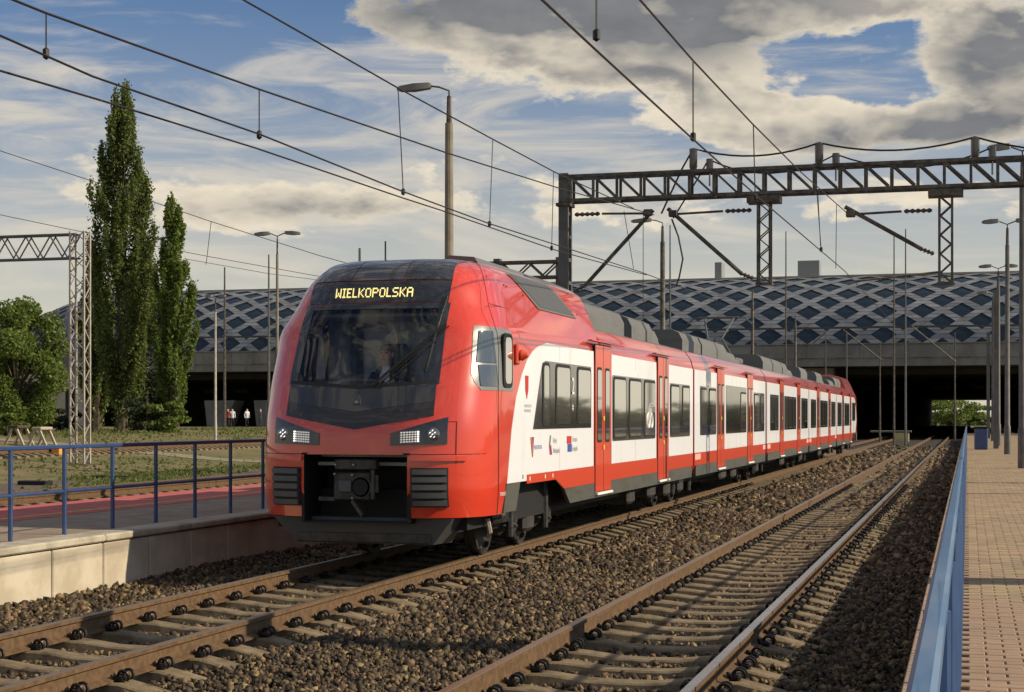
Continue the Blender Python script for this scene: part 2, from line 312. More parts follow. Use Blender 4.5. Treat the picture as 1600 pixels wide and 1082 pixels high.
# ------------------------------------------------------------------ tracks
RAIL = [(-.07,-.17),(.07,-.17),(.07,-.155),(.014,-.135),(.012,-.045),(.036,-.035),(.036,-.004),(.028,0),(-.028,0),(-.036,-.004),(-.036,-.035),(-.012,-.045),(-.014,-.135),(-.07,-.155)]
def rail_mesh(y0, y1, top, n=30):
    mb = MB(); k = len(RAIL); ys = [y0+(y1-y0)*i/n for i in range(n+1)]
    for y in ys: mb.v += [(x, y, z) for x, z in RAIL]
    for i in range(n):
        for j in range(k):
            mb.f.append([i*k+j, i*k+(j+1)%k, (i+1)*k+(j+1)%k, (i+1)*k+j]); mb.mi.append(1 if j in (6, 7, 8) else 0)
    return mb.mesh('rail', ['rust', top])
def sleeper_mesh():
    xs = [-1.30,-1.22,-1.0,-.88,-.62,-.5,-.25,0,.25,.5,.62,.88,1.0,1.22,1.30]
    zt = [-.262,-.245,-.195,-.17,-.17,-.178,-.208,-.212,-.208,-.178,-.17,-.17,-.195,-.245,-.262]
    mb = MB(); n = len(xs)
    for x, z in zip(xs, zt):
        hw = .105 if abs(x) > .55 else .09
        mb.v += [(x,-hw-.05,-.36),(x,-hw-.012,z-.014),(x,-hw+.006,z),(x,hw-.006,z),(x,hw+.012,z-.014),(x,hw+.05,-.36)]
    for i in range(n-1):
        for j in range(5): mb.f.append([i*6+j, i*6+j+1, (i+1)*6+j+1, (i+1)*6+j]); mb.mi.append(0)
    mb.f += [list(range(6)), [(n-1)*6+k for k in range(6)][::-1]]; mb.mi += [0, 0]
    return mb.mesh('sleeper', 'sleeper', 30)
def clip_mesh():                                 # sprung rail fastening: shoulder block, two loops of spring steel
    mb = MB(); mb.cbox((-.035,-.06,-.012), (.05,.06,.03), .012)
    for s in (-1, 1):
        mb.tube([(.04+.045*math.cos(a), s*.032+.012*s*math.sin(a), .028+.045*math.sin(a)) for a in np.linspace(-.5, 3.4, 7)], .013, 5)
    mb.tube([(-.02,-.05,.02), (-.05,0,.035), (-.02,.05,.02)], .014, 5)
    return mb.mesh('rail_fastening', 'clip', True)
SLEEP, CLIP = sleeper_mesh(), clip_mesh()
def joined_copies(me, locs):
    v = np.array([p.co[:] for p in me.vertices]); mb = MB()
    fs = [list(p.vertices) for p in me.polygons]
    for l in locs: mb.add(v+np.array(l), fs)
    return mb
def track(xc, label, top_l, top_r, y_end):
    t = thing('railway_track', label, 'railway track', (xc, 0, 0))
    for sx, top in ((-1, top_l), (1, top_r)): link('rail', rail_mesh(-4, y_end, top, 90), t, (sx*.753, 0, 0))
    ys = np.arange(6.2, 100, .62); far = []
    for i, y in enumerate(ys):
        yy = y+random.uniform(-.03, .03)
        if y < 62:
            s = link('sleeper', SLEEP, t, (random.uniform(-.015, .015), yy, random.uniform(-.006, .004)), (0, 0, random.uniform(-.012, .012)))
            if y < 46:
                for sx in (-1, 1):
                    for side in (-1, 1): link('rail_fastening', CLIP, s, (sx*.753+side*.09, 0, -.157), (0, 0, 0 if side > 0 else math.pi))
        else: far.append((0, yy, 0))
    joined_copies(SLEEP, far).build('far_sleepers', 'sleeper', t, kind='stuff', fix=False)
track(T1, 'rusty railway track under the red and white train', 'rail_top', 'rail_top', 400)
track(T2, 'empty railway track between the train and the right-hand blue railing', 'rail_top', 'rail_shiny', 400)
def yard_track(xc, label, z=-.02):
    t = thing('railway_track', label, 'railway track', (xc, 0, z))
    me = rail_mesh(0, 260, 'rail_top', 20)
    for sx in (-1, 1): link('rail', me, t, (sx*.753, 0, 0))
    joined_copies(SLEEP, [(0, y, 0) for y in np.arange(12, 120, .62)]).build('far_sleepers', 'sleeper', t, kind='stuff', fix=False)
yard_track(-16.4, 'railway track just beyond the red paved left platform')
yard_track(-21.4, 'second railway track beyond the left platform, beside the green grass strip')
yard_track(-38.5, 'railway track behind the pale lattice mast, at the edge of the brown field', field_z(-38.5, 60)+.24)

# ballast stones: real stones, too many to count
def stones():
    P = []
    for (y0, y1, size, cover) in ((5.5, 13, .037, 1.0), (13, 21, .046, 1.0), (21, 34, .066, 1.0), (34, 60, .105, .9), (60, 110, .17, .6)):
        n = int(cover*9.6*(y1-y0)/size**2)
        X = rng.uniform(-9.52, -.28, n); Y = rng.uniform(y0, y1, n); S = size*(.55+.95*rng.random(n)**1.6)
        near1, near2 = np.abs(X-T1), np.abs(X-T2)
        a = np.minimum(near1, near2); ph = np.abs((Y-6.2+.31) % .62-.31)
        on_sl = (a < 1.27) & (ph < .115); crib = (a < .9)
        keep = ~(on_sl & (rng.random(n) > .05)) & ~((np.abs(a-.753) < .085))
        keep &= ~((near1 < 1.25) & (Y > 24))
        keep &= visible(X, Y, np.full(n, -.22), 130)
        Z = -.255+rng.uniform(-.01, .03, n)-.02*crib+.02*((a > 1.3) & (a < 1.9))+.025*np.sin(X*1.7+Y*.9)*(a > 1.3)
        Z = Z+.07*np.clip((-8.9-X)/.6, 0, 1)
        P.append(np.stack([X, Y, Z, S], 1)[keep])
    P = np.concatenate(P); n = len(P)
    cube = np.array([(-1,-1,-1),(1,-1,-1),(1,1,-1),(-1,1,-1),(-1,-1,1),(1,-1,1),(1,1,1),(-1,1,1)], float)*.5
    V = cube[None]*(1+rng.uniform(-.8, .35, (n, 8, 3)))
    V *= rng.uniform(.65, 1.35, (n, 1, 3))*P[:, 3][:, None, None]
    q = rng.normal(size=(n, 4)); q /= np.linalg.norm(q, axis=1, keepdims=True); a, b, c, d = q.T
    Rm = np.stack([1-2*(c*c+d*d), 2*(b*c-a*d), 2*(b*d+a*c), 2*(b*c+a*d), 1-2*(b*b+d*d), 2*(c*d-a*b), 2*(b*d-a*c), 2*(c*d+a*b), 1-2*(b*b+c*c)], 1).reshape(n, 3, 3)
    V = np.einsum('nij,nkj->nki', Rm, V)+P[:, None, :3]
    fq = np.array([[0,3,2,1],[4,5,6,7],[0,1,5,4],[1,2,6,5],[2,3,7,6],[3,0,4,7]])
    Fq = (fq[None]+8*np.arange(n)[:, None, None]).reshape(-1, 4)
    np_mesh('ballast_stones', V.reshape(-1, 3), Fq, 'stone', label='loose brown crushed stone ballast around both tracks', cat='ballast', kind='stuff')
    return n
print('stones', stones())

# ------------------------------------------------------------------ left platform
PZ = 0.427; PX0, PX1 = -9.55, -13.84
lp = link('left_platform', None, None, (0, 0, 0)); tag(lp, 'left platform with concrete panel wall and red paving strip', 'platform')
mb = MB(); mb.box((PX1, -4, -.6), (PX0-.06, 140, PZ-.06)); mb.build('platform_core', 'joint', lp)
pan = MB().cbox((-.06, .012, -.75), (0, 1.058, -.016), .012).mesh('wall_panel', 'concrete')
cop = MB().cbox((-.40, .006, 0), (.035, 2.134, .085), .018).mesh('coping_stone', 'coping')
PY0 = (2599.3*9.55/(1512-82)-9.55*ST)/CT-1.07*5
for i in range(70): link('wall_panel', pan, lp, (PX0, PY0+i*1.07, PZ-.085), (0, random.uniform(-.004, .004), 0))
for i in range(36): link('coping_stone', cop, lp, (PX0, PY0+i*2.14, PZ-.085))
far = joined_copies(pan, [(PX0, PY0+i*1.07, PZ-.085) for i in range(70, 115)]); far.build('far_wall_panels', 'concrete', lp, kind='stuff', fix=False)
joined_copies(cop, [(PX0, PY0+i*2.14, PZ-.085) for i in range(36, 58)]).build('far_coping', 'coping', lp, kind='stuff', fix=False)
def slab_mesh(wx, wy, m): return MB().cbox((.004, .004, -.05), (wx-.004, wy-.004, 0), .004).mesh('paving_slab', m)
sg, sr = slab_mesh(.5, .5, 'slab'), slab_mesh(.5, .5, 'red_slab')
cnt = 0; farg, farr = [], []
for (x0, n, me, fl) in ((PX0-.40-4*.5, 4, sg, farg), (PX1, 4, sr, farr)):
    for j in range(240):
        y = PY0+j*.5
        for i in range(n):
            if visible(np.array(x0+i*.5), np.array(y), np.array(PZ), 150) and y < 27.5: link('paving_slab', me, lp, (x0+i*.5, y, PZ)); cnt += 1
            else: fl.append((x0+i*.5, y, PZ))
joined_copies(sg, farg).build('far_grey_slabs', 'slab', lp, kind='stuff', fix=False); joined_copies(sr, farr).build('far_red_slabs', 'red_slab', lp, kind='stuff', fix=False)
mb = MB(); mb.box((-12.30, PY0, PZ), (-12.20, 135, PZ+.006)); mb.build('tactile_line', 'tactile', lp, fix=False)

def railing(name, label, X, ys, z0, top_m, wide, y_end_pad=0.4, curl=False):
    t = thing(name, label, 'railing', (X, ys[0], z0))
    pm = MB().tube([(0,0,0), (0,0,1.0)], .026, 8).mesh('post', 'blue', True)
    for y in ys: link('post', pm, t, (0, y-ys[0], 0))
    y0, y1 = -.6, ys[-1]-ys[0]+y_end_pad
    mb = MB(); mb.cbox((-wide/2, y0, .985), (wide/2, y1, 1.03), .008); mb.build('top_rail', top_m, t)
    MB().tube([(0, y0, .495), (0, y1, .495)], .021, 8).build('middle_rail', 'blue', t, True)
    return t
railing('blue_railing', 'blue metal railing with round posts along the left platform edge', -9.97, [14.1+1.075*i for i in range(-2, 34)], PZ, 'blue', .06)

# ------------------------------------------------------------------ right platform
RZ = 0.40
rp = link('right_platform', None); tag(rp, 'brick paved right platform beside the empty track', 'platform')
mb = MB(); mb.box((-.33, -3, -.6), (6.5, 150, RZ-.035)); mb.build('platform_core', 'joint', rp)
bk = MB().cbox((.004, .004, -.05), (.196, .112, 0), .006).mesh('brick', 'brick')
bh = MB().cbox((.004, .004, -.05), (.096, .112, 0), .006).mesh('half_brick', 'brick')
near, farb = [], []
row = 0; y = 6.5
while y < 128:
    x0 = 0.0 if row % 2 == 0 else -.1; x = x0
    while x < 6.4:
        if x < 3.0 or y > 20:
            d = -x*ST+y*CT; u = 800+F*((x+.1)*CT+y*ST)/d; v = 653+F*(EYE-RZ)/d
            if u < 1680 and v < 1130: (near if (y < 12.3) else farb).append((x, y, RZ+random.uniform(-.003, .002)))
        x += .2
    row += 1; y += .116
near.sort(key=lambda p: p[1]); farb += near[300:]
for p in near[:300]: link('brick', bk, rp, p)
joined_copies(bk, farb).build('far_bricks', 'brick', rp, kind='stuff', fix=False)
edge = [(-.325, 2.5+i*.116, RZ) for i in range(600)]
for p in edge[:120]: link('edge_brick', bk, rp, (p[0], p[1], p[2]+random.uniform(-.002, .002)))
joined_copies(bk, edge[120:]).build('far_edge_bricks', 'brick', rp, kind='stuff', fix=False)
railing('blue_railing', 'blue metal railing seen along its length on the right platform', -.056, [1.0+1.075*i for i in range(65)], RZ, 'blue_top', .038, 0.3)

# ------------------------------------------------------------------ the train
TY = 17.3
train = thing('passenger_train', 'red and white electric passenger train standing at the left platform', 'train', (T1, TY, 0))
def sy(px): return ((13984/(1512-px))-1.474)/CT-TY      # distance from the nose along the right-hand side
ZL = np.array([.60,.9,1.3,1.63,1.8,2.18,2.6,2.80,3.12,3.39,3.55,3.66,3.72,3.77,3.80])
YF = np.array([.05,0,0,.02,.06,.2,.4,.50,.67,.75,.93,1.12,1.32,1.75,2.6])
WD = np.array([1.43,1.45,1.45,1.45,1.45,1.45,1.45,1.43,1.30,1.19,1.12,1.05,.98,.80,.45])
DD = np.array([1.25,1.25,1.25,1.25,1.25,1.2,1.2,1.0,1.15,1.25,1.3,1.35,1.4,1.3,1.0])
def smooth_interp(z, xs, ys):
    z = np.asarray(z, float); k = .05
    return (np.interp(z-k, xs, ys)+2*np.interp(z, xs, ys)+np.interp(z+k, xs, ys))/4
def nose_y(x, z):                                # the front surface
    yf, wd, dd = (smooth_interp(z, ZL, a) for a in (YF, WD, DD)); q = np.clip(np.abs(x)/wd, 0, 1)
    return yf+dd*(1-(1-q**3.1)**(1/3.1))
def build_nose():
    zs = sorted(set(list(np.linspace(.61, 3.8, 44))+[.61, 1.34, 2.12, 3.10, .967]))
    mb = MB(); rows = []
    xin = [0,.16,.32,.48,.64,.78,.90]; END = 6.7
    for z in zs:
        wd = float(smooth_interp(z, ZL, WD)); yf = float(smooth_interp(z, ZL, YF)); dd = float(smooth_interp(z, ZL, DD))
        half = [(x*min(1, wd/1.0), ) for x in xin]; pts = []
        for (x,) in half: pts.append((x, float(nose_y(x, z))))
        q0 = half[-1][0]/wd; a0 = math.asin(min(1, q0**(3.1/2)))
        for k in range(1, 11):
            a = a0+(math.pi/2-a0)*k/10; q = math.sin(a)**(2/3.1); pts.append((q*wd, yf+dd*(1-math.cos(a)**(2/3.1))))
        for yy in (1.3, 1.9, 3.0, 4.6, END):
            pts.append((wd, max(yy, yf+dd+.02*(yy+1)) if yy < END else END))
        full = [(-x, y) for x, y in pts[:0:-1]]+pts
        rows.append([(x, y, z) for x, y in full])
    n = len(rows[0]); idx = lambda i, j: i*n+j
    for r in rows: mb.v += r
    for i in range(len(rows)-1):
        for j in range(n-1):
            c = np.mean([rows[i][j], rows[i][j+1], rows[i+1][j], rows[i+1][j+1]], axis=0)
            if abs(c[0]) < .64 and c[1] < .6 and .61 < c[2] < 1.34: continue
            if abs(c[0]) < .90 and c[1] < 1.2 and 2.12 < c[2] < 3.10: continue
            if c[2] < .967 and c[1] > 1.35: continue
            mb.f.append([idx(i,j), idx(i,j+1), idx(i+1,j+1), idx(i+1,j)]); mb.mi.append(0)
    mb.f.append([idx(len(rows)-1, j) for j in range(n)]); mb.mi.append(0)
    mb.f.append([idx(i, n-1) for i in range(len(rows))]+[idx(i, 0) for i in range(len(rows))][::-1]); mb.mi.append(0)
    return mb.mesh('cab_shell', 'red', 40)
NOSE = build_nose()
nose = link('cab_shell', NOSE, train)
def patch(name, m, xa, xb, za, zb, off=.008, nu=14, nv=8, parent=None, hw=None, rim=.03, smooth=40, label=None):
    """panel lying on the nose: x runs xa..xb (times half width hw(z)), z runs za(x)..zb(x)"""
    f = lambda g, x: g(x) if callable(g) else g
    mb = MB(); g = []
    for j in range(nv+1):
        for i in range(nu+1):
            u = xa+(xb-xa)*i/nu; z = f(za, u)+(f(zb, u)-f(za, u))*j/nv; x = u*(hw(z) if hw else 1)
            e = .02; n = Vector((float(nose_y(x+e, z)-nose_y(x-e, z))/(2*e), -1, float(nose_y(x, z+e)-nose_y(x, z-e))/(2*e))).normalized()
            p = Vector((x, float(nose_y(x, z)), z))+n*off; g.append((p, n))
    k = nu+1; mb.v += [tuple(p) for p, n in g]
    mb.f += [[j*k+i, j*k+i+1, (j+1)*k+i+1, (j+1)*k+i] for j in range(nv) for i in range(nu)]
    ring = [i for i in range(k)]+[j*k+nu for j in range(1, nv+1)]+[nv*k+i for i in range(nu-1, -1, -1)]+[j*k for j in range(nv-1, 0, -1)]
    b = len(mb.v); mb.v += [tuple(g[i][0]-g[i][1]*rim) for i in ring]; L = len(ring)
    mb.f += [[ring[i], b+i, b+(i+1)%L, ring[(i+1)%L]] for i in range(L)]; mb.mi = [0]*len(mb.f)
    return mb.build(name, m, parent or train, smooth, label=label)
HW = lambda z: float(np.interp(z, [1.6, 2.18, 3.12, 3.4, 3.74], [.92, .91, .885, .885, .80]))
vz = lambda z0, dz: (lambda u: z0+dz*abs(u))
patch('front_panel', 'mask_low', -1, 1, vz(1.63, .16), vz(1.83, .12), .010, hw=HW)
patch('front_panel', 'mask', -1, 1, vz(1.833, .12), vz(2.10, .07), .012, hw=HW)
for s in (-1, 1): patch('windscreen_frame', 'mask', s*.90, s*1.03, vz(2.10, .06), 3.13, .012, 3, 12, hw=HW, rim=.06)
patch('windscreen_frame', 'mask', -1, 1, 3.06, 3.13, .012, 16, 2, hw=HW, rim=.06)
patch('windscreen_frame', 'rubber', -1, 1, vz(2.095, .07), vz(2.135, .07), .014, 16, 2, hw=HW, rim=.06)
patch('windscreen', 'windscreen', -.93, .93, vz(2.13, .07), 3.08, .004, 20, 14, hw=HW, rim=.004)
disp = patch('destination_display', 'mask', -1, 1, 3.14, 3.40, .012, 16, 6, hw=HW)
for (a, b, m) in ((-1, -.39, 'mask'), (-.375, .375, 'roof_glass'), (.39, 1, 'mask')): patch('roof_panel', m, a, b, 3.415, 3.735, .012, 10, 10, hw=HW)
# destination text in dot letters
GL = {'W': '10001 10001 10001 10101 10101 11011 10001', 'I': '111 010 010 010 010 010 111', 'E': '1111 1000 1000 1110 1000 1000 1111', 'L': '1000 1000 1000 1000 1000 1000 1111',
      'K': '10001 10010 10100 11000 10100 10010 10001', 'O': '01110 10001 10001 10001 10001 10001 01110', 'P': '11110 10001 10001 11110 10000 10000 10000', 'S': '01111 10000 10000 01110 00001 00001 11110', 'A': '01110 10001 10001 11111 10001 10001 10001'}
def dot_text():
    mb = MB(); word = 'WIELKOPOLSKA'; wd = sum(len(GL[c].split()[0])+1 for c in word)-1; px = .0150; pz = .0165; cx = -.02-wd*px/2; z0 = 3.325
    for ch in word:
        rows = GL[ch].split()
        for r, line in enumerate(rows):
            for c, bit in enumerate(line):
                if bit == '1':
                    x0 = cx+c*px; x1 = x0+px*.97; zt = z0-r*pz; zb = zt-pz*.97; y = lambda x, z: float(nose_y(x, z))-.022
                    mb.add([(x0, y(x0, zb), zb), (x1, y(x1, zb), zb), (x1, y(x1, zt), zt), (x0, y(x0, zt), zt)], [[0,1,2,3]])
        cx += (len(rows[0])+1)*px
    return mb.build('display_text', 'led', disp, fix=False, label='WIELKOPOLSKA in yellow dot letters')
dot_text()
patch('nose_emblem', 'grille', -.045, .045, lambda u: 1.915, lambda u: 2.09-abs(u)*3.2, .022, 6, 4)
patch('nose_emblem', 'mask', -.033, .033, lambda u: 1.925, lambda u: 2.06-abs(u)*3.2, .028, 6, 4)
MB().lathe([(.0,0),(.022,.005),(.016,.02),(0,.03)], (0, float(nose_y(0, 1.95))-.04, 1.945), 8, 'y').build('nose_emblem_stud', 'lens', train, True)
# headlights
for s in (-1, 1):
    h = patch('headlight', 'mask', s*.44, s*1.07, lambda u: 1.445+.03*(abs(u)-.44), lambda u: 1.585+.19*(abs(u)-.44)/.63, .012, 10, 5, label='headlight cluster with round lamp and LED block')
    cx, cz = s*.93, 1.575; cy = float(nose_y(cx, cz))
    lens = MB().lathe([(.078, 0), (.078,-.012), (.066,-.024), (.03,-.032), (.001,-.034)], (cx, cy-.006, cz), 18, 'y'); lens.build('lamp_lens', 'lens', h, True)
    mb = MB()
    for (ax_, az_) in ((-.03, .02), (.0, .045), (.03, .02), (-.02, -.025), (.02, -.03), (0, 0)): mb.bar((cx+ax_-.008, cy-.044, cz+az_-.006), (cx+ax_+.008, cy-.044, cz+az_+.008), .005, .008)
    mb.build('lamp_rods_glints', 'lamp_lit', h)  # glowing rods; in the left lens they stand for streaks of reflection
    mb = MB(); mb2 = MB()
    for i in range(7):
        for j in range(5):
            x = s*(.575+.032*i); z = 1.485+.027*j+.002*i
            y = float(nose_y(x, z))-.026; (mb2 if i == 6 else mb).cbox((x-.011, y-.006, z-.009), (x+.011, y+.012, z+.009), .004)
    mb.build('led_block', 'lamp_dim', h); mb2.build('lit_leds', 'lamp_lit', h)
# bumper: recess, coupler, grilles, seams
mb = MB(); yb = .75
mb.box((-.66, yb, .55), (.66, yb+.05, 1.36)); mb.box((-.66, .03, 1.335), (.66, yb, 1.36)); mb.box((-.67, .04, .56), (-.635, yb, 1.36)); mb.box((.635, .04, .56), (.67, yb, 1.36)); mb.box((-.66, .1, .54), (.66, yb, .56))
mb.build('coupler_recess', 'black', train)
cp = MB(); cp.cbox((-.30, .10, .80), (.17, .18, 1.14), .02); cp.build('coupler', 'steel_dark', train, label='grey automatic coupler in the black recess')
coup = train.children[-1]
MB().cbox((-.27, .06, 1.16), (.24, .2, 1.29), .015).build('coupler_head_box', 'steel_dark', coup)
MB().lathe([(.115, 0), (.115, .02), (.095, .02), (.095,-.02), (.0,-.02)], (.05, .085, .96), 18, 'y').build('coupler_socket', 'black', coup, True)
MB().lathe([(.13, 0), (.13, .03), (.115, .03), (.115, 0)], (.05, .085, .96), 18, 'y').build('coupler_ring', 'steel_dark', coup, True)
MB().cbox((-.22, .05, .90), (-.06, .11, 1.04), .012).build('coupler_cone', 'grille', coup)
for (a, b) in (((-.48, .12, .82), (-.28, .12, .82)), ((-.05, .1, .80), (.10, .04, .63)), ((.2, .1, 1.16), (.2, .1, .82)), ((.24, .12, 1.10), (.24, .12, .90))):
    MB().bar(a, b, .045, .045).build('coupler_lever', 'steel_dark', coup)
for p in ((-.25,.06,1.22), (-.02,.05,1.22), (-.27,.09,1.11), (-.05,.09,1.10), (-.05,.09,.83)): MB().lathe([(.014,0),(.014,-.02),(.0,-.025)], p, 8, 'y').build('bolt', 'lens', coup, True)
for s in (-1, 1):
    gx0, gx1 = .68, 1.08
    g = patch('bumper_grille', 'rubber', s*gx0, s*gx1, .74, 1.19, .02, 6, 6, rim=.06, label='dark grey ribbed bumper pad')
    for k in range(5):
        z = .79+k*.088
        patch('rib', 'grille', s*(gx0+.02), s*(gx1-.02), z-.028, z+.03, .055, 5, 2, g, rim=.05)
    patch('red_bumper_lip', 'red', s*.66, s*1.25, 1.27, 1.325, .03, 10, 3, rim=.05)
def seam(name, pts, parent=train, r=.004):
    MB().tube(pts, r, 4).build(name, 'black', parent)
def on_nose(x, z, off=.001): return (x, float(nose_y(x, z))-off, z)
for s in (-1, 1): seam('panel_seam', [on_nose(s*x, 1.345) for x in np.linspace(.66, 1.40, 16)])
seam('panel_seam', [on_nose(1.16, z) for z in np.linspace(1.35, 1.72, 6)]); seam('panel_seam', [on_nose(x, 1.72-.0) for x in np.linspace(1.06, 1.16, 4)])
def side_w(z): return float(smooth_interp(z, ZL, WD))
seam('panel_seam', [(side_w(z)+.001, 1.0+max(0, z-2.9)*.35, z) for z in np.linspace(.62, 3.1, 24)]+[(side_w(z)+.001, 1.07+(z-3.1)*.75, z) for z in np.linspace(3.14, 3.7, 8)])
seam('panel_seam', [(side_w(3.14)+.001, 1.15+i*.5, 3.14-.006*i) for i in range(11)])
# snow plough and front underframe
pl = MB(); pl.add([(-1.12,.25,.60),(1.12,.25,.60),(1.16,.6,.60),(-1.16,.6,.60),(-.86,.32,.29),(.86,.32,.29),(.95,.75,.29),(-.95,.75,.29)], [[0,1,5,4],[1,2,6,5],[3,0,4,7],[4,5,6,7],[0,3,2,1],[2,3,7,6]])
pl.build('snow_plough', 'grille', train)
MB().cbox((-.84, .285, .30), (.84, .32, .42), .01).build('plough_edge', 'steel_dark', train)
MB().box((-1.2, .55, .45), (1.2, 66.2-.6, .92)).build('underframe', 'black', train)
# wipers
def wp(x, z): return Vector(on_nose(x, z, .03))
wa = [wp(.16+i*.085, 2.13+i*.082+.0) for i in range(10)]
w0 = MB().tube(wa, .017, 5).build('wiper_arm', 'rubber', train)
MB().tube([p+Vector((.035, 0, -.02)) for p in wa], .008, 5).build('wiper_link', 'rubber', w0)
MB().tube([p+Vector((.09, 0, -.035)) for p in wa[:-2]], .007, 5).build('wiper_link', 'rubber', w0)
MB().tube([wp(.77+.012*i-.0, 2.30+.115*i) for i in range(9)][::-1], .019, 5).build('wiper_blade', 'rubber', w0)
# cab interior
ci = MB(); ci.box((-1.15, 2.0, 1.2), (1.15, 2.05, 3.3)); ci.build('cab_rear_wall', 'cab_wall', train)
MB().box((-1.2, .45, 1.2), (1.2, 2.0, 1.24)).build('cab_floor', 'cab_wall', train)
db = MB(); db.add([(-1.0,.55,2.02),(1.0,.55,2.02),(1.0,1.0,2.16),(-1.0,1.0,2.16),(-1.0,.55,1.3),(1.0,.55,1.3),(1.0,1.05,1.3),(-1.0,1.05,1.3)], [[0,1,2,3],[3,2,6,7],[0,4,5,1],[0,3,7,4],[1,5,6,2]]); db.build('driver_desk', 'dash', train)
MB().cbox((-1.05, 1.0, 3.0), (1.05, 1.95, 3.06), .02).build('cab_ceiling', 'cab_wall', train)
MB().prismy([(-.98, 2.25), (-.86, 2.25), (-.90, 2.9), (-.93, 2.9)], 1.2, 1.22).build('cab_sun_blind', 'white_paint', train)
MB().box((-.72, 1.7, 1.3), (-.64, 1.95, 2.95)).build('cab_door_post', 'roof_grey', train)
st = MB(); st.cbox((-.38, 1.66, 1.75), (.12, 1.78, 2.42), .05); st.cbox((-.24, 1.65, 2.42), (.06, 1.75, 2.70), .04); st.cbox((-.38, 1.16, 1.62), (.12, 1.7, 1.76), .04); st.build('driver_seat', 'seat', train, True)
# side cab window group
def side_plate(name, m, pts, x=1.456, t=.012, parent=train, **kw):      # outline in (y, z) on the right-hand side
    return MB().prism(pts, x-t, x, 0).build(name, m, parent, **kw)
def rrect(y0, y1, z0, z1, r=.06, n=3):
    out = []
    for (cy, cz, a0) in ((y1-r, z1-r, 0), (y0+r, z1-r, 90), (y0+r, z0+r, 180), (y1-r, z0+r, 270)):
        out += [(cy+r*math.cos(R(a0+90*k/n)), cz+r*math.sin(R(a0+90*k/n))) for k in range(n+1)]
    return out
def cab_patch(name, m, ya, yb, za, zb, off, parent=train, n=8):          # wraps round the right front corner: parametrised by arc
    mb = MB(); k = 12
    f = lambda g, t: g(t) if callable(g) else g
    for j in range(n+1):
        for i in range(k+1):
            t = i/k; z = f(za, t)+(f(zb, t)-f(za, t))*j/n; y0_ = float(nose_y(f(ya, j/n), z)); y = y0_+(f(yb, j/n)-y0_)*t
            wd, yf, dd = (float(smooth_interp(z, ZL, a)) for a in (WD, YF, DD)); q = 1-min(max((y-yf)/dd, 0), 1)
            x = wd*(max(0, 1-q**3.1))**(1/3.1); nx = Vector((1, -.45*q, .1)).normalized(); p = Vector((x, y, z))+nx*off; mb.v.append(tuple(p))
    mb.f = [[j*(k+1)+i, j*(k+1)+i+1, (j+1)*(k+1)+i+1, (j+1)*(k+1)+i] for j in range(n) for i in range(k)]; mb.mi = [0]*len(mb.f)
    return mb.build(name, m, parent, 40)
cw = cab_patch('cab_window_surround', 'cab_grey', lambda v: float(np.interp(v, [0, .2, 1], [1.34, 1.24, 1.20])), lambda v: 1.62, 2.09, lambda t: 2.86-.02*t, .006)
cab_patch('cab_side_window', 'pane_cab', lambda v: 1.265-.01*v, 1.0, 2.42, 2.80, .014, cw)
cab_patch('cab_quarter_light', 'pane_cab', lambda v: 1.33-.045*v, 1.0, 2.14, 2.39, .014, cw)
side_plate('cab_door_window_frame', 'rubber', rrect(1.16, 1.56, 2.13, 2.79, .09), 1.468, .02, cw)
side_plate('cab_door_window', 'window', rrect(1.23, 1.50, 2.18, 2.74, .07), 1.474, .02, cw)
MB().cbox((1.44, 1.68, 2.42), (1.50, 1.80, 2.68), .02).build('rear_view_camera', 'red_low', train); MB().lathe([(.06, 0), (.075,.04), (.03,.11), (.0,.12)], (1.49, 1.78, 2.54), 10, 'x').build('rear_view_camera', 'red_low', train, True)

# side livery of the leading end
e = 1.456
yW = lambda z: float(np.interp(z, [.967, 1.6, 2.0, 2.3, 2.5, 2.62, 2.70, 2.757], [1.36, 1.55, 1.75, 2.02, 2.28, 2.55, 2.85, 3.25]))
zz = [.967, 1.2, 1.4, 1.6, 1.8, 2.0, 2.15, 2.3, 2.4, 2.5, 2.57, 2.62, 2.66, 2.70, 2.73, 2.757]
def doors_of(car, ys, ptrain=train):
    for (y0, y1) in ys:
        d = side_plate('door_surround', 'black', [(y0-.02, .63), (y1+.02, .63), (y1+.02, 2.875), (y0-.02, 2.875)], 1.459, .02, car)
        ym = (y0+y1)/2
        for (a, b) in ((y0, ym-.012), (ym+.012, y1)):
            side_plate('door_leaf', 'red_low', [(a, .655), (b, .655), (b, 2.86), (a, 2.86)], 1.465, .02, car)
            c, hw = (a+b)/2, (b-a)*.26
            side_plate('door_window_frame', 'rubber', rrect(c-hw-.035, c+hw+.035, 1.39, 2.53, .06), 1.469, .02, car)
            side_plate('door_window', 'window', rrect(c-hw, c+hw, 1.43, 2.49, .045), 1.473, .02, car)
        side_plate('door_step', 'white_paint', [(y0, .605), (y1, .605), (y1, .64), (y0, .64)], 1.50, .06, car)
        MB().cbox((1.42, y0-.35, 2.905), (1.50, y1+.35, 2.925), .004).build('rain_gutter', 'red_low', car)
        for z in (1.28, 1.72): MB().cbox((1.47, ym-.05, z), (1.482, ym+.03, z+.07), .004).build('door_button', 'yellow', car)
def windows_of(car, bands, wins):
    for (y0, y1, z0, z1) in bands: side_plate('window_band', 'band', rrect(y0, y1, z0, z1, .05), 1.462, .02, car)
    for (y0, y1, z0, z1) in wins:
        side_plate('window_frame', 'rubber', rrect(y0, y1, z0, z1, .09), 1.468, .02, car)
        side_plate('window', 'window', rrect(y0+.06, y1-.06, z0+.045, z1-.045, .06), 1.473, .02, car)
PROF = [(1.36,.62),(1.45,.80),(1.45,2.60),(1.44,2.76),(1.39,2.95),(1.27,3.12),(.95,3.22),(0,3.27)]
PROF = PROF+[(-x, z) for x, z in PROF[-2::-1]]
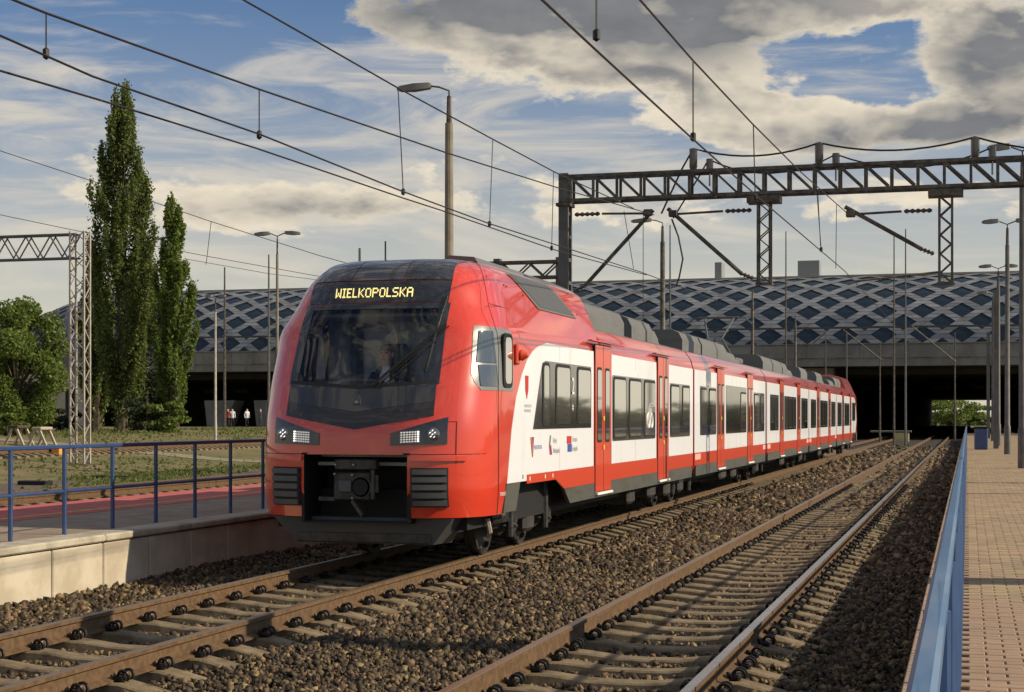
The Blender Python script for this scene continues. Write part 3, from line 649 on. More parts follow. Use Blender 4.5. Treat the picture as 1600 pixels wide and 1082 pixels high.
def body_mesh(L):
    mb = MB().prismy(PROF, 0, L); n = len(PROF)
    for i in range(n):
        if min(PROF[i][1], PROF[(i+1) % n][1]) > 3.1: mb.mi[2+i] = 1
    return mb.mesh('car_body', ['red', 'roof_grey'], 30)
def roof_unit(car, y0, y1, top=3.62, hw=1.08, m='roof_grey', ch=.22):
    p = [(-hw, 3.05), (hw, 3.05), (hw, top-ch), (hw-ch*.35, top-ch*.3), (hw-ch, top), (-hw+ch, top), (-hw+ch*.35, top-ch*.3), (-hw, top-ch)]
    MB().prismy(p, y0, y1).build('roof_unit', m, car, 30)
def side_skirt(car, pieces, red):
    for pts in pieces: side_plate('skirt', 'skirt', pts, 1.455, .05, car)
    for pts in red: side_plate('red_stripe', 'red_low', pts, 1.4555, .02, car)
JOIN = [15.1, 27.4, 39.7, 52.0]; TL = 66.2
def stripe(y0, y1, z0, z1): return [(y0, z0), (y1, z0), (y1, z1), (y0, z1)]
SKB, SKT, RT = .567, .787, 1.045
# car 1
c1 = link('car_body', body_mesh(JOIN[0]-.06-6.68), train, (0, 6.68, 0)); c1.name = 'car_body'
car1 = c1
class Shift:                                       # parts of a car are given in train coordinates
    pass
def recoord(car, before):
    for o in car.children:
        if o not in before: o.location.y -= car.location.y
pre = set(car1.children)
side_plate('white_panel', 'white', [(yW(z), z) for z in zz]+[(6.4, 2.757), (6.4, RT), (2.2, RT), (2.2, .967)][0:4] if False else [(yW(z), z) for z in zz]+[(sy(927), 2.757), (sy(927), RT), (2.25, RT), (2.25, .967)], 1.454, .012, car1)
D1 = [(sy(929), sy(953)), (sy(1027), sy(1043))]
side_plate('white_panel', 'white', stripe(sy(955), sy(1025), RT, 2.757), 1.454, .012, car1)
side_plate('white_panel', 'white', stripe(sy(1044.5), JOIN[0]-.10, RT, 2.757), 1.454, .012, car1)
doors_of(car1, D1)
bandA = [(sy(832), 1.62), (sy(922.5), 1.62), (sy(922.5), 2.52), (sy(851), 2.52), (sy(846), 2.44)]
side_plate('window_band', 'band', bandA, 1.462, .02, car1)
windows_of(car1, [(sy(956), sy(1023), 1.40, 2.44), (sy(1046), sy(1077), 1.40, 2.42)],
           [(sy(846), sy(857.5), 1.66, 2.50), (sy(866.5), sy(890), 1.68, 2.50), (sy(900), sy(922), 1.68, 2.50)]+[(sy(a), sy(b), 1.42, 2.42) for a, b in ((957, 977), (981.5, 1001), (1005, 1022.5))]+[(sy(1046.5), sy(1060.5), 1.44, 2.40), (sy(1065), sy(1076.5), 1.62, 2.40)])
side_skirt(car1, [[(1.2, .62), (1.75, .62), (1.95, .965), (1.33, .965)], [(4.55, SKB), (D1[0][0]-.03, SKB), (D1[0][0]-.03, SKT), (4.2, SKT)]]+[stripe(a, b, SKB, SKT) for a, b in ((D1[0][0]-.028, D1[0][1]+.028), (D1[0][1]+.03, 11.4), (11.402, D1[1][1]+.1), (D1[1][1]+.102, JOIN[0]-.25))],
           [[(2.26, .93), (3.75, .93), (4.2, SKT+.002), (D1[0][0]-.03, SKT+.002), (D1[0][0]-.03, RT-.002), (2.26, RT-.002)], stripe(D1[0][1]+.03, D1[1][0]-.03, SKT+.002, RT-.002), stripe(D1[1][1]+.03, JOIN[0]-.10, SKT+.002, RT-.002)])
for (a, b, t, h) in ((7.15, 9.9, 3.62, 1.10), (10.55, 12.55, 3.60, 1.10), (12.7, 13.6, 3.52, 1.0), (13.75, 14.5, 3.38, .9)): roof_unit(car1, a, b, t, h)
roof_unit(car1, 6.72, 7.05, 3.56, 1.05, 'under')
recoord(car1, pre)
# fairing details on the leading roof: dark panel and grey cover
def fair_patch(name, m, y0, y1, z0, z1, off, slant=0.0):
    mb = MB(); k = 6
    for j in range(k+1):
        z = z0+(z1-z0)*j/k
        for i in range(2): mb.v.append((side_w(z)+off*.6, (y0, y1)[i]-slant*(j/k), z+off*.8))
    mb.f = [[2*j, 2*j+1, 2*j+3, 2*j+2] for j in range(k)]; mb.mi = [0]*k; return mb.build(name, m, train, 40)
fair_patch('roof_side_panel', 'roof_grey', 3.55, 5.75, 3.22, 3.66, .012, .9)
fair_patch('roof_side_panel_inset', 'grille', 3.68, 5.62, 3.25, 3.63, .018, .9)
MB().prismy([(-.95, 3.6), (.95, 3.6), (.9, 3.74), (.6, 3.87), (-.6, 3.87), (-.9, 3.74)], 4.6, 6.66).build('roof_cover', 'roof_grey', train, 30)
MB().prismy([(.30, 3.66), (.86, 3.66), (.74, 3.83), (.40, 3.86)], 2.3, 4.58).build('roof_cover', 'roof_grey', train, 30)
MB().tube([(-.32, 1.9, 3.7), (-.32, 1.9, 4.02)], .012, 5).build('roof_aerial', 'rubber', train)
for i, (y, z) in enumerate(((1.5, 3.5), (2.2, 3.45), (2.3, 3.44), (3.0, 3.38), (3.4, 3.36), (5.6, 3.34), (5.9, 3.30))): MB().lathe([(.016,0),(.012,.01),(0,.012)], (side_w(z), y, z), 6, 'x').build('rivet', 'mast', train)
# middle cars and last car
def mid_car(y0, y1, doors, bands, wins, units, panel_gap=None):
    car = link('car_body', body_mesh(y1-y0-.12), train, (0, y0+.06, 0))
    edges = [y0+.10]+[v for d in doors for v in (d[0]-.03, d[1]+.03)]+[y1-.10]
    for i in range(0, len(edges), 2):
        side_plate('white_panel', 'white', stripe(edges[i], edges[i+1], RT, 2.757), 1.454, .012, car)
        side_plate('red_stripe', 'red_low', stripe(edges[i], edges[i+1], SKT+.002, RT-.002), 1.4555, .02, car)
    doors_of(car, doors); windows_of(car, bands, wins)
    q = [y0+.25]+[(d[0]+d[1])/2+1.5 for d in doors]+[y1-.25]
    for i in range(len(q)-1): side_plate('skirt', 'skirt', stripe(q[i]+.004, q[i+1]-.004, SKB, SKT), 1.455, .05, car)
    for u in units: roof_unit(car, *u)
    for (a, b) in ((y0+.16, y0+.85), (y1-.85, y1-.16)): side_plate('reflector_plate', 'pink', stripe(a, b, .90, 1.02), 1.459, .01, car)
    recoord(car, set()); return car
W1, W2 = (1.44, 2.40), (1.62, 2.40)
def wl(*pairs, z=W1): return [(sy(a), sy(b), z[0], z[1]) for a, b in pairs]
car2 = mid_car(15.1, 27.4, [(sy(1120), sy(1131)), (sy(1167.3), sy(1175.8))], [(sy(1093.3), sy(1118.2), 1.40, 2.43), (sy(1133.7), sy(1165.5), 1.40, 2.52), (sy(1177.3), sy(1193.5), 1.40, 2.43)],
    wl((1093.5, 1103.2), z=W2)+wl((1106.6, 1118), (1156.2, 1165.2), (1177.6, 1185))+wl((1187.4, 1193.2), z=W2), [(15.9, 18.3), (18.5, 20.7), (20.8, 22.3), (22.5, 24.6, 3.48, 1.0), (24.8, 26.2, 3.40, .9)])
car3 = mid_car(27.4, 39.7, [(sy(1218), sy(1224)), (sy(1245), sy(1250))], [(sy(1202.8), sy(1216), 1.40, 2.43), (sy(1225), sy(1243.5), 1.40, 2.43), (sy(1251.5), sy(1261.5), 1.40, 2.43)],
    wl((1203, 1208), z=W2)+wl((1210, 1215.5), (1225.2, 1230.2), (1231.6, 1237), (1238.4, 1243.2), (1251.8, 1256))+wl((1257, 1261.2), z=W2), [(29.6, 32.0, 3.62), (32.2, 34.6), (34.8, 36.2, 3.60), (36.4, 38.6, 3.45, 1.0)])
car4 = mid_car(39.7, 52.0, [(sy(1276), sy(1280)), (sy(1294), sy(1297.3))], [(sy(1266.3), sy(1274.6), 1.40, 2.43), (sy(1281), sy(1292.8), 1.40, 2.43), (sy(1298.3), sy(1305), 1.40, 2.43)],
    wl((1266.5, 1270), (1271, 1274.4), (1281.2, 1284.3), (1285.2, 1288.5), (1289.4, 1292.6), (1298.5, 1301.2), (1302.2, 1304.8)), [(40.6, 43.0, 3.62), (43.2, 45.2, 3.4, .9), (46.8, 49.4), (49.6, 51.0, 3.45, 1.0)])
def last_car():
    car = link('car_body', body_mesh(TL-6.68-52.06), train, (0, 52.06, 0)); doors = [(sy(1315.5), sy(1318.2)), (sy(1327.5), sy(1329.7))]
    side_plate('white_panel', 'white', stripe(52.1, doors[0][0]-.03, RT, 2.757), 1.454, .012, car); side_plate('white_panel', 'white', stripe(doors[0][1]+.03, doors[1][0]-.03, RT, 2.757), 1.454, .012, car)
    side_plate('white_panel', 'white', [(doors[1][1]+.03, RT), (TL-2.25, RT), (TL-1.55, 1.6), (TL-2.0, 2.3), (TL-2.6, 2.62), (TL-3.2, 2.757), (doors[1][1]+.03, 2.757)], 1.454, .012, car)
    side_plate('red_stripe', 'red_low', stripe(52.1, TL-4.2, SKT+.002, RT-.002), 1.4555, .02, car)
    side_plate('skirt', 'skirt', stripe(52.3, TL-4.6, SKB, SKT), 1.455, .05, car); side_plate('skirt', 'skirt', stripe(TL-1.9, TL-1.2, .62, .96), 1.455, .05, car)
    doors_of(car, doors); windows_of(car, [(sy(1308), sy(1314.6), 1.40, 2.43), (sy(1319), sy(1326.6), 1.40, 2.43), (sy(1331), sy(1336), 1.62, 2.5)], wl((1308.2, 1311), (1311.8, 1314.4), (1319.2, 1321.5), (1322, 1324.2), (1324.6, 1326.4))+[(sy(1331.2), sy(1333.4), 1.66, 2.5), (sy(1333.8), sy(1335.8), 1.66, 2.5)])
    for u in ((52.9, 55.3, 3.45), (55.6, 57.6), (57.8, 59.2)): roof_unit(car, *u)
    recoord(car, set())
last_car()
link('rear_cab_shell', NOSE, train, (0, TL, 0), (0, 0, math.pi))
for yj in JOIN: MB().prismy([(x*.965, z if z > 1 else z+.15) for x, z in PROF], yj-.10, yj+.10).build('gangway_bellows', 'rubber', train)
for (ya, yb) in ((1.9, sy(927)), (sy(955), sy(1025)), (sy(1044.5), 15.0), (15.2, sy(1120)-.05), (sy(1131)+.05, sy(1167)-.05), (sy(1176)+.05, 27.3)):
    n_ = max(1, round((yb-ya)/1.9))
    for k in range(1, n_): 
        y_ = ya+(yb-ya)*k/n_
        for (z0, z1) in ((1.06, 1.38), (2.54, 2.74)): side_plate('panel_joint', 'logo_grey', [(y_-.004, z0), (y_+.004, z0), (y_+.004, z1), (y_-.004, z1)], 1.4548, .004)
# bogies
def wheel_mesh():
    return MB().lathe([(.0, -.02), (.10, -.05), (.12, -.01), (.34, -.02), (.36, -.065), (.405, -.065), (.41, .05), (.44, .055), (.44, .075), (.36, .075), (.34, .03), (.0, .03)], (0,0,0), 22, 'x').mesh('wheel', 'steel_dark', True)
WH = wheel_mesh()
def bogie(yc, wb):
    b = MB(); b.cbox((-1.12, yc-wb*.75, .48), (1.12, yc+wb*.75, .62), .04)
    for s in (-1, 1): b.cbox((s*1.0-.1, yc-wb*.8, .36), (s*1.0+.1, yc+wb*.8, .58), .04)
    fr = b.build('bogie', 'under', train)
    for s in (-1, 1):
        for k in (-1, 1):
            y = yc+k*wb/2
            link('wheel', WH, fr, (s*.753, y, .41), (0, 0, 0 if s < 0 else math.pi))
            MB().lathe([(.15, 0), (.16, .08), (.10, .14), (0, .15)], (s*.95+(0 if s > 0 else -.15), y, .41), 12, 'x').build('axle_box', 'under', fr, True)
            if s > 0:
                MB().tube([(1.12, y+.2, .3+.14*i) for i in range(5)], [.075, .09, .075, .09, .075], 8).build('spring', 'steel_dark', fr, True)
                MB().tube([(1.2, y-.12, .25), (1.2, y-.12, .95)], .05, 8).build('damper', 'steel_dark', fr, True)
                MB().tube([(1.16, y-.35, .55), (1.2, y-.1, .42), (1.18, y+.25, .36)], .028, 6).build('brake_pipe', 'steel_dark', fr, True)
    MB().cbox((1.0, yc-.2, .25), (1.2, yc+.25, .5), .05).build('motor_case', 'under', fr)
bogie(3.35, 1.75)
for yj in JOIN: bogie(yj, 1.9)
bogie(TL-3.35, 1.75)
for (y, a, b) in ((9.2, .5, .30), (11.0, .6, .32), (12.6, .5, .28), (19.6, .9, .33), (21.5, .7, .30), (32.0, .9, .3), (45.0, 1.0, .3), (57, .9, .3)):
    MB().cbox((.5, y, b), (1.34, y+a, .56), .05).build('underfloor_box', 'under', train)
MB().tube([(1.25, 1.2, .55), (1.27, 1.25, .38), (1.22, 1.35, .33)], .03, 6).build('front_pipe', 'mast_pale', train)
for i in range(3): MB().lathe([(.07, 0), (.09, .05), (.03, .09), (0, .1)], (1.2, 1.5+i*.17, .55), 8, 'x').build('air_valve', 'steel_dark', train, True)
# pantograph
pg = MB().cbox((-.6, 27.6, 3.3), (.6, 28.9, 3.46), .03).build('pantograph', 'roof_grey', train); py = 28.2
for s in (-1, 1):
    MB().tube([(s*.35, py+.5, 3.46), (s*.20, py-.75, 3.98), (s*.42, py+.1, 4.62)], .03, 6).build('pantograph_arm', 'roof_grey', pg, True)
    MB().tube([(s*.55, py+.1, 4.62), (s*.75, py+.1, 4.60), (s*.92, py+.1, 4.44)], .022, 6).build('pantograph_horn', 'roof_grey', pg, True)
for dy in (-.1, .25): MB().cbox((-.58, py+dy-.03, 4.60), (.58, py+dy+.03, 4.64), .01).build('pantograph_strip', 'roof_grey', pg)
MB().tube([(0, py+.5, 3.46), (0, py-.75, 3.98)], .045, 6).build('pantograph_arm', 'roof_grey', pg, True)
# lettering and emblems on the side
def side_text(txt, y, z, size, m, parent=train, x=1.4755, squash=1.0):
    me = text_mesh('lettering', txt, size, m); o = link('lettering', me, parent, (x, y, z), (R(90), 0, R(90))); o.scale = (squash, 1, 1); return o
cw_ = lambda px: sy(px)
s1 = side_text('2', sy(891), 2.10, .34, 'white_paint', x=1.4755, squash=.9); side_text('*', sy(891), 1.78, .26, 'white_paint')
bike = MB()
for dy in (-.14, .14):
    bike.tube([(1.476, sy(1013.5)+dy+.11*math.cos(a), 1.72+.13*math.sin(a)) for a in np.linspace(0, 6.283, 15)], .011, 4)
for (a, b) in (((-.14, 1.72), (-.05, 1.98)), ((-.05, 1.98), (.10, 1.95)), ((.10, 1.95), (.14, 1.72)), ((-.05, 1.95), (.0, 1.72)), ((0, 1.72), (.10, 1.93)), ((-.10, 2.0), (0.0, 2.0)), ((.05, 2.02), (.14, 2.02))):
    bike.bar((1.476, sy(1013.5)+a[0], a[1]), (1.476, sy(1013.5)+b[0], b[1]), .02, .008)
bike.build('bicycle_symbol', 'white_paint', train)
yc = sy(822); side_plate('crest', 'logo_red', [(yc-.07, 2.30), (yc+.09, 2.30), (yc+.08, 2.12), (yc+.01, 2.0), (yc-.06, 2.12)], 1.459, .004)
for k, tx in enumerate(('WOJEWÓDZTWO', 'WIELKOPOLSKIE')): side_text(tx, yc-.12, 1.90-.06*k, .05, 'logo_grey', x=1.459, squash=.85)
y1 = sy(828)
for (dy, m_) in ((0, 'logo_orange'), (.05, 'logo_red'), (.11, 'logo_blue')): side_plate('logo_stroke', m_, [(y1+dy, 1.52), (y1+dy+.035, 1.52), (y1+.11, 1.28), (y1+.085, 1.26)], 1.459+.0005*len(m_), .004)
side_text('WIELKOPOLSKA', y1+.17, 1.36, .075, 'logo_blue', x=1.459, squash=.72)
y2 = sy(857)
side_plate('logo_stroke', 'logo_grey', [(y2, 1.40), (y2+.05, 1.53), (y2+.11, 1.53), (y2+.06, 1.40)], 1.459, .004); side_plate('logo_stroke', 'logo_red', [(y2, 1.398), (y2+.06, 1.398), (y2+.11, 1.27), (y2+.05, 1.27)], 1.459, .004); side_plate('logo_stroke', 'logo_blue', [(y2+.08, 1.398), (y2+.11, 1.398), (y2+.16, 1.27), (y2+.13, 1.27)], 1.459, .004)
side_text('Koleje', y2+.21, 1.43, .10, 'logo_grey', x=1.459, squash=.8); side_text('Wielkopolskie', y2+.21, 1.29, .10, 'logo_grey', x=1.459, squash=.62)
y3 = sy(885)
side_plate('logo_stroke', 'logo_red', stripe(y3, y3+.26, 1.405, 1.51), 1.459, .004); side_plate('logo_stroke', 'logo_blue', stripe(y3+.04, y3+.28, 1.29, 1.40), 1.459, .004)
side_text('Fundusze', y3+.32, 1.43, .10, 'logo_grey', x=1.459, squash=.75); side_text('Europejskie', y3+.32, 1.30, .10, 'logo_grey', x=1.459, squash=.65)
side_text('STADLER', 1.06, .83, .06, 'white_paint', x=1.4535)
for (y, z) in ((2.05, 1.02), (2.38, .985), (3.15, .985), (3.55, .985)): side_plate('small_mark', 'white_paint' if y > 2.2 else 'logo_grey', stripe(y, y+.035, z-.02, z+.03), 1.459, .004)

# the driver
def skin_person(name, joints, bones, mats, loc, rz, sub=1, label=None, cat='person', scale=1.0):
    """joints {name: (x, y, z, radius)} -> one continuous body mesh"""
    me = bpy.data.meshes.new(name); ks = list(joints); me.from_pydata([Vector(joints[k][:3])*scale for k in ks], [(ks.index(a), ks.index(b)) for a, b in bones], [])
    o = bpy.data.objects.new(name, me); COL.objects.link(o); md = o.modifiers.new('s', 'SKIN'); md.use_smooth_shade = True
    if not me.skin_vertices: 
        bm = bmesh.new(); bm.from_mesh(me); bm.verts.layers.skin.verify(); bm.to_mesh(me); bm.free()
    for i, k in enumerate(ks):
        r = joints[k][3]; sv = me.skin_vertices[0].data[i]; sv.radius = ((r if isinstance(r, tuple) else (r, r))[0]*scale, (r if isinstance(r, tuple) else (r, r))[1]*scale); sv.use_root = (i == 0)
    o.modifiers.new('u', 'SUBSURF').levels = sub
    dg = bpy.context.evaluated_depsgraph_get(); m2 = bpy.data.meshes.new_from_object(o.evaluated_get(dg)); bpy.data.objects.remove(o)
    m2.materials.clear()
    for k in mats: m2.materials.append(M[k])
    return link(name, m2, None, loc, (0, 0, rz), label, cat)
def paint(o, rule):
    for p in o.data.polygons: p.material_index = rule(p.center)
dj = {'pelvis': (0,0,.08,.15), 'waist': (0,.0,.25,.14), 'chest': (0,.0,.46,(.17,.12)), 'neck0': (0,0,.60,.07), 'neck': (0,-.015,.66,.055), 'head0': (0,-.03,.72,.075), 'head1': (0,-.03,.80,.088), 'head2': (0,-.01,.88,.075)}
db_ = [('pelvis','waist'),('waist','chest'),('chest','neck0'),('neck0','neck'),('neck','head0'),('head0','head1'),('head1','head2')]
for s, n in ((-1, 'l'), (1, 'r')):
    dj.update({n+'sh': (s*.17,0,.54,.075), n+'el': (s*.25,-.12,.28,.052), n+'wr': (s*.17,-.38,.27,.035), n+'pa': (s*.15,-.45,.27,.04), n+'hip': (s*.09,-.03,.06,.10), n+'kn': (s*.12,-.42,.08,.075), n+'an': (s*.12,-.45,-.30,.05), n+'to': (s*.12,-.60,-.36,.045)})
    db_ += [('chest', n+'sh'), (n+'sh', n+'el'), (n+'el', n+'wr'), (n+'wr', n+'pa'), ('pelvis', n+'hip'), (n+'hip', n+'kn'), (n+'kn', n+'an'), (n+'an', n+'to')]
    for f in range(5):
        a = s*(f-2)*.018; ln = (.055, .075, .085, .078, .06)[f]
        dj[f'{n}f{f}'] = (s*.15+a, -.45-ln*.6, .265, .011); dj[f'{n}g{f}'] = (s*.15+a*1.1, -.45-ln, .235, .009); db_ += [(n+'pa', f'{n}f{f}'), (f'{n}f{f}', f'{n}g{f}')]
drv = skin_person('person', dj, db_, ['suit', 'skin', 'shirt'], (T1-.13, TY+1.45, 1.70), 0, 2, 'driver in dark suit, white shirt and tie seated behind the windscreen', 'person', 1.06)
paint(drv, lambda c: 1 if (c.z > .665*1.06 or c.y < -.36*1.06) and c.z > .2 else (2 if (abs(c.x) < .055 and c.z > .42*1.06 and c.y < -.03) else 0))
hd = Vector((0, -.03, .81))*1.06
MB().lathe([(.0,-.03),(.085,-.02),(.096,.02),(.085,.075),(.05,.105),(0,.112)], hd+Vector((0,.032,.022)), 12).build('hair', 'hair', drv, True)
MB().prismy([(-.018,.50*1.06),(.018,.50*1.06),(.026,.40*1.06),(.0,.36*1.06),(-.026,.40*1.06)], -.155, -.14).build('tie', 'suit', drv)
fc = MB(); fc.add([(-.016,-.115,.775*1.06),(.016,-.115,.775*1.06),(0,-.15,.782*1.06),(0,-.118,.825*1.06)], [[0,1,2],[0,2,3],[2,1,3]]); fc.build('nose', 'skin', drv)
for s in (-1, 1):
    MB().lathe([(.012,0),(.008,-.006),(0,-.008)], (s*.036,-.112,.822*1.06), 6, 'y').build('eye', 'hair', drv); MB().cbox((s*.09-.012,-.05,.77*1.06), (s*.09+.012,-.01,.83*1.06), .01).build('ear', 'skin', drv)
MB().cbox((-.028,-.118,.742*1.06), (.028,-.106,.750*1.06), .003).build('mouth', 'logo_red', drv)

# ------------------------------------------------------------------ overhead line portal above the tracks
GY = 35.2
gx0, gx1 = -8.77, 1.3
ga = thing('overhead_portal', 'dark steel lattice portal spanning both tracks above the train', 'portal', (0, GY, 0))
for x in (gx0, gx1): 
    c = MB()
    for s in (-1, 1): c.box((x-.11, s*.16-.04, -.3), (x+.11, s*.16+.04, 7.28))
    for k in range(14): c.box((x-.10, -.13, .1+k*.52), (x-.085, .13, .18+k*.52)); c.box((x+.085, -.13, .1+k*.52), (x+.10, .13, .18+k*.52))
    c.build('column', 'mast_grey', ga)
ZB, ZT = 6.66, 7.20
for yy in (-.22, .22):
    for z in (ZB, ZT): MB().box((gx0-.1, yy-.03, z-.035), (gx1+.1, yy+.03, z+.035)).build('beam_chord', 'mast', ga)
npan = 18; dx = (gx1-gx0-.3)/npan
for k in range(npan+1):
    x = gx0+.15+k*dx
    for yy in (-.2, .2):
        MB().box((x-.03, yy-.02, ZB+.045), (x+.03, yy+.02, ZT-.045)).build('beam_post', 'mast', ga)
        if k < npan: MB().bar((x+.04, yy, ZT-.05), (x+dx-.05, yy, ZB+.05), .05, .045).build('beam_diagonal', 'mast', ga)
    if k % 2 == 0: MB().box((x-.025, -.19, ZB-.03), (x+.025, .19, ZB+.03)).build('beam_tie', 'mast', ga)
for x in (gx0, gx1): MB().box((x-.16, -.26, ZB-.12), (x+.16, .26, ZB-.05)).build('bracket', 'mast', ga)
def ins(p, q, r=.06, n=6, parent=None):           # ribbed insulator between two points
    p, q = Vector(p), Vector(q); pts, rs = [], []
    for i in range(n*2+1): pts.append(p.lerp(q, i/(n*2))); rs.append(r if i % 2 else r*.45)
    return MB().tube(pts, rs, 8).build('insulator', 'insulator', parent or ga, True)
def drop_frame(x, zb):
    d = MB().box((x-.36, -.24, ZB-.20), (x+.36, .24, ZB-.06)).build('drop_frame', 'mast', ga)
    for sx in (-.13, .13):
        for sy_ in (-.12, .12): MB().box((x+sx-.025, sy_-.025, zb), (x+sx+.025, sy_+.025, ZB-.2)).build('frame_leg', 'mast', d)
    n = 9; h = (ZB-.2-zb)/n
    for k in range(n):
        for yy in (-.12, .12):
            a, b = (-.11, .11) if k % 2 else (.11, -.11); MB().bar((x+a, yy, zb+k*h), (x+b, yy, zb+(k+1)*h), .025).build('frame_lacing', 'mast', d)
    MB().box((x-.18, -.15, zb-.05), (x+.18, .15, zb)).build('frame_foot', 'mast', d)
DX1, DX2 = -4.28, -.45
drop_frame(DX1, 4.72); drop_frame(DX2, 4.64)
def cantilever(xs, xt, zt, zlow, ztop, ztie):       # from support xs to tip xt
    s = 1 if xt > xs else -1
    b = MB().tube([(xs+s*.35, 0, zlow+.12), (xt, 0, zt)], .045, 8).build('cantilever_strut', 'mast', ga, True)
    ins((xs+s*.08, 0, zlow), (xs+s*.38, 0, zlow+.13), .055, 4, b)
    xe = xt-s*.12
    MB().tube([(xs+s*.75, 0, ztie), (xe, 0, ztie-.03)], .028, 6).build('tie_rod', 'mast', b)
    ins((xs+s*.12, 0, ztie), (xs+s*.70, 0, ztie), .055, 5, b)
    MB().cbox((xe-.1, -.06, ztie-.09), (xe+.1, .06, ztie+.06), .02).build('tie_clamp', 'mast', b)
    return b
cantilever(gx0+.1, -6.75, 6.40, 4.62, 6.4, 6.36)
cantilever(DX1-.16, -6.42, 6.42, 4.82, 6.4, 6.32)
cantilever(DX2-.16, -2.55, 6.32, 5.25, 6.3, 6.18)
for x, hgt in ((-5.85, .75), (-3.1, .75), (.15, .7)):
    MB().tube([(x, 0, ZT), (x, 0, ZT+.12), (x, 0, ZT+hgt*.7)], [.05, .09, .09], 8).build('feeder_insulator', 'insulator', ga, True)
    MB().tube([(x+.35, .1, ZT+.02), (x+.35, .1, ZT+.3)], .08, 8).build('feeder_insulator', 'insulator', ga, True)
    MB().tube([(x+.35, .1, ZT), (x+.35, .1, ZT-.3)], .02, 5).build('feeder_pin', 'mast', ga)
def sagline(a, b, sag, n=10):
    a, b = Vector(a), Vector(b); return [a.lerp(b, i/n)-Vector((0, 0, sag*4*(i/n)*(1-i/n))) for i in range(n+1)]
fp = [(-5.85, GY, ZT+.53), (-3.1, GY, ZT+.53), (.15, GY, ZT+.5), (3.5, GY, ZT+.2)]
def wire(label, pts, r=.012, m='wire', name='overhead_wire', cat='wire', n=5):
    o = MB().tube(pts, r, n).build(name, m, None, True); return tag(o, label, cat)
wire('feeder cable sagging between the insulators on top of the portal', [(-6.55, GY-.1, 6.3), (-6.1, GY, 7.3)]+sum([sagline(fp[i], fp[i+1], .22) for i in range(3)], []), .022, name='feeder_cable', cat='cable')
wire('lower feeder cable dipping through the portal beam to the cantilever', [(-6.3, GY, 6.2), (-5.75, GY+.1, 7.1), (-5.55, GY+.1, 7.45)]+sagline((-5.5, GY+.1, 7.48), (-2.75, GY+.1, 7.48), .35)+sagline((-2.75, GY+.1, 7.48), (.5, GY+.1, 7.48), .35), .018, name='feeder_cable', cat='cable')
wire('loose jumper cable hanging below the cantilevers left of the middle drop frame', [(-6.35, GY+.1, 6.2), (-6.2, GY+.1, 5.8), (-6.1, GY+.1, 5.3), (-6.18, GY+.1, 4.9), (-6.25, GY+.1, 4.7)], .02, name='jumper_cable', cat='cable')
# wires: bearing points taken where they run over the tracks
def wpts(X, pix): return [at_X(px, py, X) for px, py in pix]
def dropper(o, X, a, b, r=.007):
    p, q = at_X(*a, X), at_X(*b, X); MB().tube([p, q], r, 4).build('dropper', 'wire', o); MB().lathe([(.0,-.05),(.028,-.03),(.028,.03),(0,.05)], q, 6).build('dropper_clamp', 'wire', o)
for k, dx_ in enumerate((0, .05)):
    wire(('near', 'far')[k]+' strand of the upper twin contact wire over the train', wpts(T1+.1+dx_, [(-60, 31), (0, 56), (145, 120), (405, 210), (625, 298), (765, 350), (872, 384), (1000, 425), (1120, 470)]), .010)
    wire(('near', 'far')[k]+' strand of the lower twin contact wire over the train', wpts(T1-.25+dx_, [(-60, 94), (0, 111), (150, 155), (400, 232), (630, 310), (692, 330), (870, 392), (1010, 430)]), .010)
    wire(('left', 'right')[k]+' strand of the twin contact wire over the empty track', wpts(T2+.05+dx_*.8, [(818, -28), (847, 0), (935, 82), (1083, 218), (1200, 322), (1320, 424), (1400, 510)]), .009)
o = wire('messenger wire with short droppers in the upper left sky', wpts(T1+.1, [(-60, -28), (20, 0), (72, 21), (405, 140), (700, 240), (872, 294), (1022, 336)]), .011)
dropper(o, T1+.1, (72, 21), (72, 84)); dropper(o, T1+.1, (405, 140), (405, 211))
o = wire('steep messenger wire running down behind the tall lamp post', wpts(T1-.15, [(330, -28), (380, 0), (622, 138), (770, 218), (872, 272), (990, 326)]), .011)
dropper(o, T1-.15, (622, 138), (630, 300)); dropper(o, T1-.15, (770, 218), (765, 350)); dropper(o, T1-.15, (865, 268), (862, 388))
o = wire('messenger wire descending from the top edge to the right-hand cantilever', wpts(T2, [(970, -36), (1000, 0), (1083, 95), (1175, 193), (1250, 268), (1322, 332)]), .010)
dropper(o, T2, (1083, 95), (1083, 214)); dropper(o, T2, (1177, 194), (1180, 308)); dropper(o, T2, (932, -40), (932, 55)); dropper(o, T2, (1276, 295), (1283, 390))
wire('long thin messenger wire passing behind the tall poplar', [at_depth(-40, 222, 60), at_depth(0, 236, 61), at_depth(140, 282, 63), at_depth(328, 346, 66), at_depth(500, 400, 70), at_depth(700, 455, 76)], .016)
wire('thin wire above the left lattice portal beam', [at_depth(-40, 326, 62), at_depth(0, 336, 63), at_depth(120, 361, 65), at_depth(330, 402, 70), at_depth(520, 436, 78)], .014)
wire('lowest thin wire beside the small poplar', [at_depth(290, 405, 70), at_depth(420, 428, 74), at_depth(560, 446, 80)], .012)
wire('short hanging wire right of the small poplar', [at_depth(330, 346, 66), at_depth(322, 414, 66)], .014)
for i, (a, b) in enumerate((((975, 330), (990, 420)), ((1005, 335), (1005, 520)), ((1278, 300), (1282, 385)), ((1307, 320), (1306, 420)))):
    wire(('thin dropper left of the lamp behind the portal', 'pale dropper beneath the portal cantilever tips', 'dropper between the two hanging frames', 'dropper beside the right-hand hanging frame')[i], [at_depth(*a, 44), at_depth(*b, 44)], .010)

